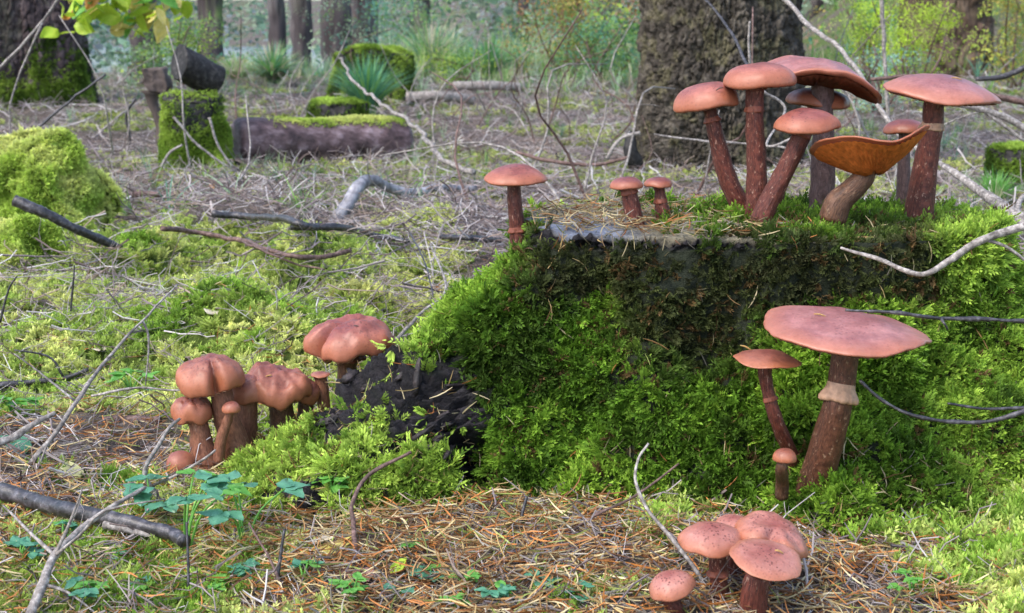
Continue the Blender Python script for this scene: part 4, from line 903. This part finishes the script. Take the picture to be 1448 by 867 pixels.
B('curved_twig', 'thin arched twig in front of the stump ending beside the bottom cluster', [(1012, 870, .83), (990, 815, .85), (952, 765, .88), (915, 720, .90), (898, 680, .91), (903, 650, .915), (917, 628, .92)], 7, 3.5, M_TWIG_GREY)
B('thin_twig', 'thin twig propped diagonally from the litter against the stump moss', [(780, 770, .93), (840, 730, .94), (900, 700, .95), (960, 655, .96)], 5, 3, M_TWIG_BROWN)
B('thin_twig', 'short dark twig standing upright in the needle heap', [(734, 760, .95), (738, 730, .955), (745, 702, .96)], 6, 4, M_TWIG_DARK)
B('knobbly_twig', 'knobbly twig lying over the largest pink cap from the right edge', [(1196, 438, .925), (1260, 442, .92), (1330, 450, .92), (1400, 452, .92), (1470, 456, .92)], 3.5, 7, M_TWIG_DARK, knots=.3, sub=[([(1330, 450, .92), (1334, 456, .91), (1340, 466, .91)], 5, 3)])
B('knobbly_twig', 'knobbly sagging twig in front of the moss right of the ringed stem', [(1216, 538, .93), (1250, 568, .925), (1300, 590, .92), (1370, 598, .92), (1420, 590, .92), (1470, 574, .92)], 4, 7, M_TWIG_DARK, knots=.3)
B('thin_twig', 'slim sagging twig above the knobbly one at the right edge', [(1340, 570, .95), (1395, 578, .95), (1470, 576, .95)], 3, 5, M_TWIG_DARK)
B('grey_twig', 'pale grey twig dipping in front of the right shoulder of the stump', [(1188, 350, 1.03), (1240, 366, 1.02), (1300, 388, 1.0), (1345, 368, 1.0), (1390, 338, 1.0), (1470, 316, 1.0)], 4, 12, M_TWIG_GREY, sub=[([(1390, 338, 1.0), (1425, 350, 1.0), (1470, 385, 1.0)], 6, 4)])
B('fallen_branch', 'forked grey branch reaching in from the right edge behind the stump', [(1470, 330, 1.62), (1435, 305, 1.65), (1400, 280, 1.7), (1360, 252, 1.75), (1328, 230, 1.8)], 24, 7, M_TWIG_GREY, 'branch',
  sub=[([(1435, 305, 1.65), (1445, 280, 1.68), (1470, 268, 1.7)], 9, 5)])
B('long_twig', 'long straight pale twig slanting down from the top edge behind the wavy cap', [(1100, -10, 2.3), (1150, 40, 2.2), (1200, 82, 2.1), (1255, 170, 2.0), (1300, 215, 1.95)], 7, 6, M_TWIG_GREY)
B('dead_twig', 'brownish bent branch crossing behind the right hand cap to the right edge', [(1232, 112, 2.5), (1290, 108, 2.5), (1340, 118, 2.5), (1400, 134, 2.5), (1470, 150, 2.5)], 5, 9, M_TWIG_BROWN)
B('dead_twig', 'grey branch sloping under the right hand cap to the right edge', [(1340, 144, 2.2), (1390, 156, 2.2), (1430, 170, 2.2), (1470, 196, 2.2)], 7, 10, M_TWIG_GREY, sub=[([(1390, 156, 2.2), (1420, 178, 2.2), (1450, 200, 2.2)], 6, 4), ([(1390, 156, 2.2), (1360, 166, 2.2), (1335, 176, 2.2)], 3, 2)])
B('dead_twig', 'dark branch at upper right below the brown trunk', [(1380, 112, 3.2), (1420, 108, 3.2), (1470, 86, 3.2)], 6, 9, M_TWIG_DARK)
B('thin_twig', 'thin pale stem standing behind the wavy cap', [(1246, -10, 2.6), (1250, 60, 2.6), (1254, 130, 2.6), (1258, 200, 2.6)], 6, 5, M_TWIG_GREY)
B('thin_twig', 'thin upright twig in front of the thick trunk above the wavy cap', [(1060, 30, 1.6), (1059, 60, 1.6), (1060, 90, 1.6)], 3, 4, M_TWIG_GREY)
B('thin_twig', 'thin twig slanting across the thick trunk at the top', [(990, -10, 2.6), (1030, 40, 2.5), (1060, 100, 2.4)], 3, 4, M_TWIG_DARK)
B('thin_twig', 'fine pale twig crossing the thick trunk behind the cluster stems', [(925, 190, 2.2), (1000, 200, 2.2), (1060, 204, 2.2), (1120, 210, 2.1)], 3, 3, M_TWIG_GREY)
B('thin_twig', 'pale twig slanting behind the stems of the cluster', [(1078, 128, 1.9), (1110, 155, 1.9), (1085, 207, 1.8), (1170, 172, 1.8)], 4, 3, M_TWIG_GREY)
B('arched_twig', 'long arched twig coming down from the mossy back stump towards the silver branch', [(480, 82, 4.2), (500, 115, 4.0), (530, 140, 3.8), (575, 170, 3.5), (600, 195, 3.3), (625, 225, 3.1), (670, 245, 3.0)], 4, 7, M_TWIG_GREY)
B('arched_twig', 'pale curved twig leaning on the bark slab by the thick trunk', [(905, 188, 3.1), (880, 195, 3.1), (866, 210, 3.1), (858, 225, 3.1)], 6, 5, M_TWIG_GREY)
B('arched_twig', 'long low twig between the lone flat cap and the thick trunk', [(730, 216, 3.2), (780, 228, 3.1), (840, 234, 3.1), (890, 222, 3.1)], 6, 5, M_TWIG_BROWN)
for lb, pts in (('pale thin branch hanging over the mossy upright stump, left one', [(245, 165, 3.1), (270, 195, 3.1), (300, 222, 3.1), (345, 250, 3.1), (380, 280, 3.0)]), ('pale thin branch hanging over the mossy upright stump, right one', [(296, 166, 3.1), (308, 205, 3.1), (330, 238, 3.1)]),
                ('small pale twig at the foot of the mossy upright stump', [(228, 236, 3.1), (240, 216, 3.1), (258, 205, 3.1)]), ('thin crooked dark twig left of the mossy upright stump', [(192, 140, 3.9), (178, 165, 3.9), (184, 200, 3.9), (170, 235, 3.9)])):
    B('thin_twig', lb, pts, 4, 3, M_TWIG_DARK if 'dark' in lb else M_TWIG_GREY)
B('long_twig', 'long thin dark twig slanting up to the right in front of the big left trunk', [(-5, 200, 3.2), (40, 190, 3.2), (90, 150, 3.2), (150, 105, 3.2)], 4, 3, M_TWIG_DARK)
B('long_twig', 'thin pale twig slanting up across the big left trunk', [(-5, 100, 3.0), (30, 65, 3.0), (60, 30, 3.0), (88, -10, 3.0)], 4, 3, M_TWIG_GREY, sub=[([(60, 30, 3.0), (30, 100, 3.0), (14, 150, 3.0), (16, 210, 3.0)], 3, 2)])
st = B('wood_stick', 'short pale brown piece of stick lying in the moss at the left', [(146, 596, 1.25), (185, 593, 1.25), (226, 595, 1.24)], 13, 11, M_TWIG_BROWN, 'stick')
# dead stalks standing and leaning in the middle distance
kinds = []
for v in range(5):
    q = np.array([[0, 0, -.03], [RG.uniform(-.03, .03), RG.uniform(-.02, .02), .12], [RG.uniform(-.08, .08), RG.uniform(-.05, .05), .24], [RG.uniform(-.16, .16), RG.uniform(-.08, .08), .36]]); V1, F1, _ = tube(resample(q, 10), np.linspace(.0034, .0012, 10), 5)
    me = np_mesh('dead_stalk', V1, F1); me.materials.append((M_TWIG_GREY, M_TWIG_BROWN)[v % 2]); kinds.append(me)
for i in range(90):
    pxx_ = RG.uniform(120, 1440) if i < 60 else RG.uniform(560, 900); Yd = RG.uniform(2.3, 6); x_ = (pxx_-724)/FPX*Yd
    o = bpy.data.objects.new('dead_stalk', kinds[i % 5]); COL.objects.link(o); o.location = (x_, Yd, float(ground_z(x_, Yd)))
    o.rotation_euler = (RG.normal(0, .45), RG.normal(0, .55), RG.uniform(0, 6.28)); s_ = RG.uniform(.35, 1.1); o.scale = (s_, s_, s_)
    tag(o, 'thin dead stalk sticking up from the twig littered ground in the background', 'twig', 'dead stalks standing in the litter')

# ================================================================== fallen leaves and herbs
def m_leaf(name, c, c2, rough=.45): 
    t = NT(name); n = t.noise(90, 5, rough=.7); k = t.mix(t.ramp(n, [(.35, 0.), (.65, 1.)]), c, c2); k = t.mix(t.math('MULTIPLY', t.ramp(t.noise(35, 4), [(.6, 0.), (.72, 1.)]), .5), k, (.2, .13, .05)); return t.leafy(k, .3, rough, .4, t.bump(t.noise(160, 3), .0012, .7))
ML = {'yellow': m_leaf('leaf_yellow', (.62, .52, .08), (.72, .62, .25)), 'pale': m_leaf('leaf_pale', (.62, .60, .30), (.5, .5, .2)), 'orange': m_leaf('leaf_orange', (.62, .22, .04), (.5, .28, .08)),
      'pink': m_leaf('leaf_pinkish', (.5, .30, .25), (.36, .2, .16)), 'teal': m_leaf('leaf_bluegreen', (.07, .25, .14), (.14, .36, .22), .35), 'green': m_leaf('leaf_green', (.10, .32, .05), (.2, .45, .08)),
      'lime': m_leaf('leaf_lime', (.32, .52, .03), (.5, .62, .06)), 'brown': m_leaf('leaf_brown', (.25, .13, .06), (.4, .25, .13)), 'white': m_leaf('leaf_white', (.75, .68, .52), (.6, .5, .38))}
def leaf_blade(L, W, n=10, lobes=0, curl=.15, seed=0, fold=.12):
    """a leaf along +Y, with midrib fold, outline lobes and curl"""
    V, F = [], []; m = 7
    for i in range(n+1):
        t_ = i/n; wd = W*(math.sin(math.pi*(.06+.92*t_)**.8))*(1+(.32*abs(math.sin(lobes*math.pi*t_))-.15 if lobes else 0))
        for j in range(m):
            u = (j/(m-1))*2-1; V.append((u*wd, t_*L+(.06*L*abs(u) if lobes else 0), fold*abs(u)*wd+curl*L*math.sin(t_*2.6+seed)*.35+.05*L*math.sin(3*u+5*t_+seed)))
    return np.array(V), [tuple(f) for f in grid_faces(n+1, m)]
def xform(V, loc, rz=0, rx=0, ry=0, s=1):
    M = Matrix.Rotation(rz, 3, 'Z') @ Matrix.Rotation(ry, 3, 'Y') @ Matrix.Rotation(rx, 3, 'X'); return (np.asarray(V)*s)@np.array(M).T+np.asarray(loc)
for (px_, py_, Lp, Wp, c, rz, rx, lb) in ((470, 788, 70, 22, 'yellow', -1.3, .1, 'bright yellow fallen leaf on the needle litter beside the hooked twig'), (455, 776, 42, 14, 'white', -1.9, .5, 'bleached white folded leaf on top of the yellow one'),
      (100, 680, 40, 17, 'pale', .4, .3, 'pale cream leaf lying left of the left cluster'), (612, 412, 34, 14, 'orange', .9, .4, 'orange dead leaf on the ground left of the stump'), (505, 826, 52, 22, 'pink', 1.0, .2, 'pinkish brown dead leaf in the litter at bottom'),
      (300, 450, 26, 11, 'white', 1.2, .1, 'small white leaf on the moss carpet'), (20, 640, 46, 22, 'teal', 1.3, .5, 'dark blue green leaf at the left edge'), (215, 562, 22, 9, 'teal', 1.4, .3, 'little blue green leaf left of the notched cap'),
      (345, 385, 26, 14, 'lime', 1.0, .5, 'round lime green leaf beside the brown stick'), (140, 503, 24, 10, 'white', .6, .1, 'small cream leaf among the crossing twigs'), (850, 136, 30, 12, 'yellow', 1.4, .3, 'small yellow leaf on the far ground left of the thick trunk'),
      (300, 268, 18, 8, 'orange', .2, .1, 'tiny orange leaf behind the moss carpet'), (565, 815, 30, 14, 'lime', -1.0, .5, 'small lime leaf in the litter right of the yellow leaf'), (375, 762, 30, 12, 'brown', .5, .2, 'brown leaf fragment under the herbs'), (1000, 818, 26, 11, 'brown', 2.5, .3, 'brown leaf fragment by the bottom cluster')):
    h = hit(px_, py_); dist = np.linalg.norm(h-[0, 0, CAMZ]); V1, F1 = leaf_blade(Lp/FPX*dist, Wp/FPX*dist, curl=.25, seed=px_)
    V1[:, 1] -= V1[:, 1].mean(); tag(mk('fallen_leaf', xform(V1, h+[0, 0, .007], rz, rx), F1, ML[c]), lb, 'leaf')
def herb(label, px_, py_, hgt, nleaf, size, c='teal', seed=0, Yd=None, tri=True, group=None, lobes=2):
    h = hit(px_, py_) if Yd is None else at(px_, py_, Yd); r = np.random.default_rng(seed); root = empty('herb', h, label, 'plant', group)
    for i in range(nleaf):
        a = r.uniform(0, 6.28); hh = hgt*r.uniform(.65, 1.1); o = np.array([math.cos(a), math.sin(a), 0])*hgt*r.uniform(.15, .75); tip = h+o+[0, 0, hh]
        q = resample([h-[0, 0, .008], h+o*.35+[0, 0, hh*.6], tip], 8); v, f, _ = tube(q, np.linspace(.0011, .0006, 8), 5); mk('stem', v, f, ML['green'], root)
        b = MB()
        for k_ in ((-1, 0, 1) if tri else (0,)):
            V1, F1 = leaf_blade(size*r.uniform(.8, 1.1), size*.36, lobes=lobes, curl=r.uniform(-.2, .2), seed=r.uniform(0, 6)); b.add(xform(V1, tip, a-math.pi/2+k_*1.15+r.uniform(-.15, .15), r.uniform(-.25, .15)), F1)
        mk('leaf', np.concatenate(b.v), b.f, ML[c if r.random() < .8 else 'green'], root)
    return root
herb('tall blue green herb with lobed leaves in front of the left root tip', 345, 775, .050, 4, .018, seed=3, lobes=3)
herb('blue green lobed herb below the curved twig at lower left', 262, 790, .052, 5, .016, seed=5, lobes=3)
herb('herb with light green lobed leaves behind the thick lower left branch', 215, 735, .026, 4, .018, seed=8, lobes=2)
for i, (x_, y_) in enumerate(((160, 800), (205, 842), (300, 845), (345, 820), (430, 830), (500, 858), (560, 850), (610, 822), (655, 842), (700, 860), (755, 838), (640, 862), (90, 770), (130, 855), (470, 700), (30, 800), (580, 790), (1290, 850), (1340, 835), (820, 855))):
    lb = ['just left of the thin stalks', 'below the lobed herbs', 'at the foot of the dark stalk', 'between the two dark stalks', 'under the yellow leaf', 'by the pinkish leaf', 'right of the hooked twig', 'in the middle of the litter', 'below the lichened twig', 'at the bottom edge by the litter heap',
          'at the end of the lichened twig', 'at the bottom edge, right of the hooked twig', 'by the forked grey twig', 'at the bottom left edge', 'by the dark root tip', 'left of the forked grey twig', 'above the lichened twig end', 'at the bottom right', 'in the right corner moss', 'left of the bottom cluster'][i]
    herb('low seedling with small leaves '+lb, x_, y_, RG.uniform(.009, .018), int(RG.integers(3, 6)), RG.uniform(.007, .011), c=('teal', 'teal', 'green')[i % 3], seed=20+i, lobes=0, group='seedlings in the litter')
for i, (x_, y_, lb) in enumerate(((905, 180, 'fresh green seedling at the foot of the bark slab'), (185, 560, 'little green seedling in the left moss'), (20, 590, 'green seedling at the left edge under the twigs'), (700, 150, 'green seedling among far twigs'), (310, 210, 'small seedling beside the upright stump'))):
    herb(lb, x_, y_, .02, 4, .015, c='green', seed=60+i, lobes=0)

# ================================================================== hanging leafy branch at the upper left, shrubs, grass
lb_ = empty('beech_branch', at(150, -60, 4.6), 'leafy yellow green branch hanging into the upper left corner beside the trunk', 'branch')
r_ = np.random.default_rng(9); bp = []
for (a0, a1) in (((150, -60), (105, 30)), ((150, -60), (165, 34)), ((180, -60), (205, 20)), ((140, -60), (250, -5)), ((110, -60), (120, 10)), ((200, -60), (232, 12))):
    q = resample([at(*a0, 4.6), at((a0[0]+a1[0])/2+6, (a0[1]+a1[1])/2, 4.6+r_.uniform(-.2, .2)), at(*a1, 4.6+r_.uniform(-.25, .25))], 12); v, f, _ = tube(q, np.linspace(.006, .0015, 12), 5); mk('side_twig', v, f, M_TWIG_BROWN, lb_); bp.append(q)
lm = []
for k_ in range(5):
    V1, F1 = leaf_blade(.075, .026, 6, curl=.2, seed=k_); me = np_mesh('leaf', V1, F1); me.materials.append(ML[('lime', 'lime', 'green', 'yellow', 'lime')[k_]]); lm.append(me)
me = lm[3].copy(); me.materials.clear(); me.materials.append(ML['orange']); lm.append(me)
for i in range(170):
    q = bp[r_.integers(0, 6)]; p_ = q[min(11, int(r_.beta(1.6, 1)*12))]+r_.normal(0, .03, 3)
    o = bpy.data.objects.new('leaf', lm[5 if r_.random() < .05 else r_.integers(0, 5)]); COL.objects.link(o); o.parent = lb_; o.location = Vector(p_)-lb_.location; o.rotation_euler = (r_.normal(-.5, .6), r_.normal(0, .6), r_.uniform(0, 6.28)); s_ = r_.uniform(.6, 1.15); o.scale = (s_,)*3

def tuft(label, px_, py_, Yd, hpx, n, w, cols, spread=.5, seed=0, group=None):
    n = int(n*2); w = w*.55; spread = spread*1.25
    c = at(px_, py_, Yd); c[2] = float(ground_z(c[0], Yd)); H = hpx/FPX*Yd; r = np.random.default_rng(seed); b = MB()
    V, F, T = [], [], []
    root = empty('grass_tuft', c, label, 'grass', group); mats = [ML[x] for x in cols]
    for mi, m in enumerate(mats):
        b = MB()
        for i in range(n//len(mats)):
            a = r.uniform(0, 6.28); o = np.array([math.cos(a), math.sin(a), 0]); sp = spread*r.uniform(.1, 1.3); L = H*r.uniform(.65, 1.15)
            v, f, _ = leaf_strip(L, w, o*sp*L-np.array([0, 0, sp*L*.5]), 6, o*sp*.4+np.array([0, 0, 1]), (-math.sin(a), math.cos(a), 0)); b.add(v+c+o*r.uniform(0, .12*H), f)
        ob = b.build('blades', m, root); ob['kind'] = 'stuff'
    return root
ML['grassblue'] = m_leaf('grass_bluegreen', (.08, .26, .15), (.14, .36, .2)); ML['grassgreen'] = m_leaf('grass_green', (.16, .36, .08), (.26, .48, .14)); ML['straw'] = m_leaf('grass_straw', (.5, .45, .28), (.6, .55, .4))
tuft('dense blue green tuft of grass in front of the moss topped back stump', 520, 172, 5.3, 88, 240, .0045, ('grassblue', 'grassblue', 'grassgreen'), .45, 1)
tuft('long arching grass tuft right of the wedge topped stump', 385, 122, 8.0, 62, 260, .006, ('grassgreen', 'grassblue', 'straw'), .95, 2)
tuft('second arching grass tuft left of the far greyish trunk', 335, 118, 8.6, 50, 180, .006, ('grassgreen', 'straw'), .9, 3)
tuft('tall bluish grass tuft in the middle background', 690, 92, 8.6, 66, 220, .006, ('grassblue', 'grassgreen'), .7, 4)
tuft('pale tall grass tuft above the moss topped back stump', 610, 90, 9.5, 90, 240, .005, ('grassgreen', 'straw', 'grassblue'), .7, 5)
tuft('bright green grass tuft by the right edge behind the stump', 1405, 290, 2.7, 62, 130, .0022, ('grassgreen', 'green'), .5, 6)
tuft('lower bright grass tuft at the right edge behind the grey branch', 1446, 262, 2.9, 40, 90, .0022, ('grassgreen', 'green'), .6, 7)
def shrub(label, px_, py_, Yd, w, h, cols, n, seed=0, ls=.05, cat='shrub', name='shrub'):
    c = at(px_, py_, Yd); k_ = Yd/FPX; W_, H_ = w*k_, h*k_; c[2] = float(ground_z(c[0], Yd)); top = at(px_, py_-h, Yd)[2]; H_ = max(top-c[2], .1); r = np.random.default_rng(seed)
    root = empty(name, c, label, cat)
    for i in range(5):
        q = resample([c+[r.uniform(-.05, .05), 0, -.02], c+[r.uniform(-.3, .3)*W_, r.uniform(-.1, .1), H_*.5], c+[r.uniform(-.5, .5)*W_, r.uniform(-.2, .2), H_*.95]], 9); v, f, _ = tube(q, np.linspace(.008, .002, 9), 5); mk('stem', v, f, M_TWIG_BROWN, root)
    P = np.stack([r.normal(0, .28, n)*W_, r.normal(0, .2, n)*W_, (r.random(n)**.7)*H_], 1)+c
    cl = np.array(cols); t_ = cl[r.integers(0, len(cl), n)]*r.uniform(.7, 1.25, (n, 1))
    scatter('foliage', P, r.normal(0, .5, P.shape)+[0, 0, 1], np.full(n, ls*3)*r.uniform(.6, 1.3, n), r.integers(0, 4, n), t_, LEAFC, root)
    return root
G1, G2, G3, TE, OR, YE, PG = (.08, .19, .05), (.17, .31, .08), (.36, .48, .07), (.10, .26, .18), (.36, .16, .06), (.42, .34, .08), (.30, .41, .26)
shrub('autumn shrub with orange and olive leaves in the upper middle', 800, 88, 8.8, 160, 95, (OR, (.36, .34, .06), YE, (.3, .12, .08), G2), 150, 1, .035)
shrub('green leafy bush left of the thick scaly trunk', 855, 104, 7.8, 120, 70, (G1, TE, G2, G2), 120, 2, .035)
shrub('lime green sapling right of the crooked trunk', 262, 96, 7.4, 90, 70, (G2, G3, G3, G2), 80, 3, .035)
shrub('low yellow green bush left of the lone far timber', 650, 110, 7.6, 90, 30, (G3, G2), 70, 4, .03)
shrub('bright lime fern like bush left of the upper right trunk', 1235, 62, 6.3, 90, 70, (G3, (.46, .62, .05), G2), 210, 5, .022)
shrub('second lime bush spreading in front of the upper right trunk', 1300, 50, 6.0, 100, 40, (G3, (.46, .62, .05)), 150, 6, .022)
shrub('yellowish bush at the upper right edge', 1440, 70, 7.0, 80, 90, ((.42, .46, .08), G2, YE), 110, 7, .03)
shrub('teal leaved low bush beyond the right hand cap', 1245, 98, 5.5, 90, 22, (TE, (.3, .5, .4)), 60, 8, .02)
shrub('green bush in the background left of the wedge topped stump', 215, 110, 8.0, 100, 40, (G2, G1, PG), 80, 9, .03)
shrub('pale green bush beyond the tall middle grass', 560, 66, 12, 180, 70, (PG, G2, TE), 140, 10, .05)

# ---- undergrowth band, mixed grasses
n = 5200; Yd = RG.uniform(6.6, 17, n); s = RG.uniform(-.5, .5, n); x = s*Yd
keep = (RG.random(n) < np.clip(.55+fbm(P3(x*.7, Yd*.6, 2), 3)+.3*sst(8, 10, Yd), 0, 1))*((s > -.21) | (Yd < 8.8)) & ~((s > .16) & (RG.random(n) < .85)); x, Yd = x[keep], Yd[keep]; n = len(x)
GC = np.array([G1, G2, PG, TE, (.5, .46, .3), (.3, .42, .12), (.42, .38, .28)])
P = P3(x, Yd, ground_z(x, Yd)-.01); H = RG.uniform(.12, .30, n)*(.5+.6*sst(7.2, 10.5, Yd))*(.62+.5*sst(-.14, -.05, x/Yd))*(1+.5*fbm(P3(x*.5, Yd*.5, 9), 2))
scatter('undergrowth_grass', P, RG.normal(0, .12, P.shape)+[0, 0, 1], H, RG.integers(0, 3, n), GC[RG.choice(7, n, p=[.12, .24, .22, .13, .12, .1, .07])]*RG.uniform(.9, 1.5, (n, 1)), GRASS)
n = 1500; Yd = RG.uniform(2.2, 7.2, n); x = RG.uniform(-.5, .5, n)*Yd; keep = (fbm(P3(x*1.3, Yd*1.1, 14), 3) > .05) & ~inside_stump(x, Yd, -.05); x, Yd = x[keep], Yd[keep]; n = len(x)
P = P3(x, Yd, ground_z(x, Yd)-.003); scatter('forest_grass', P, RG.normal(0, .3, P.shape)+[0, 0, 1], RG.uniform(.03, .085, n), RG.integers(0, 3, n), GC[RG.choice(7, n, p=[.12, .24, .22, .13, .12, .1, .07])]*RG.uniform(.8, 1.4, (n, 1)), GRASS)
# leafy undergrowth and the distant wood
n = 2600; Yd = RG.uniform(9, 20, n); x = RG.uniform(-.5, .5, n)*Yd; keep = (fbm(P3(x*.5, Yd*.4, 6), 3) > .02) & ((x/Yd < .17) | (RG.random(n) < .2)) & ((x/Yd > -.21) | (Yd < 9)); x, Yd = x[keep], Yd[keep]; n = len(x)
P = P3(x, Yd, ground_z(x, Yd)+RG.random(n)*(.12+.35*sst(-.12, -.04, x/Yd))); LC = np.array([G1, G2, PG, TE, G3, YE, (.3, .2, .12)])
scatter('leafy_undergrowth', P, RG.normal(0, .4, P.shape)+[0, 0, 1], RG.uniform(.12, .3, n), RG.integers(0, 4, n), LC[RG.choice(7, n, p=[.2, .25, .15, .15, .1, .08, .07])]*RG.uniform(.7, 1.2, (n, 1)), LEAFC)
n = 9000; Yd = RG.uniform(20, 60, n); x = RG.uniform(-.62, .62, n)*Yd; z = RG.random(n)**1.1*9-.6
keep = (fbm(P3(x*.25, Yd*.12, z*.35), 3) > .08+.12*(1-sst(-.2, -.05, x/Yd))); x, Yd, z = x[keep], Yd[keep], z[keep]; n = len(x)
P = P3(x, Yd, z); DC = np.array([(.16, .26, .15), (.22, .34, .22), (.10, .17, .10), (.34, .40, .26), (.3, .33, .33)])  # pale, greyed leaf colours stand in for distant haze
scatter('distant_wood', P, RG.normal(0, .4, P.shape)+[0, 0, 1], RG.uniform(.7, 1.7, n), RG.integers(0, 4, n), DC[RG.integers(0, 5, n)]*RG.uniform(.7, 1.3, (n, 1)), LEAFC)

# needles stuck on the caps, seen one by one
for (x_, y_, dx, dy, lb) in ((1062, 497, -16, -7, 'orange needle lying on the small flat cap beside the largest mushroom'), (1150, 446, 18, 4, 'short needle stuck on the left of the largest pink cap'), (1345, 112, 14, 3, 'straw needle stuck on the right hand cap of the stump top'),
                        (1012, 130, 10, -4, 'brown needle on the leftmost cap of the stump top cluster'), (1095, 780, 12, 5, 'straw needle on the front cap of the bottom cluster'), (500, 462, 10, 3, 'brown needle on the lobed cap behind the dark root'), (385, 532, -12, 4, 'straw needle on the broad puckered cap of the left cluster')):
    bpy.context.view_layer.update(); best = None
    for o in list(COL.objects):
        if o.type == 'MESH' and o.name.startswith('cap'):
            mw = o.matrix_world.translation; L0 = Vector((0, 0, CAMZ))-mw
            for end in ((x_, y_), (x_+dx, y_+dy)):
                r_ = o.ray_cast(L0, Vector(ray(*end)).normalized())
                if r_[0] and end == (x_, y_): c_ = (np.array(r_[1]+mw), (r_[1]-L0).length)
                if r_[0] and end == (x_, y_) and (best is None or c_[1] < best[1]): best = (c_[0], c_[1])
    if best is None: continue
    q0 = best[0]+np.array([0, -.0012, .0012]); q1 = q0+np.array([dx, 0, -dy])/FPX*best[1]
    Vt, Ft, _ = tube(resample([q0, (q0+q1)/2+[0, 0, .0008], q1], 6), [.0004, .0006, .0006, .0006, .0005, .0002], 5); tag(mk('needle', Vt, Ft, M_TWIG_BROWN if 'brown' in lb else M_STRAW), lb, 'needle')
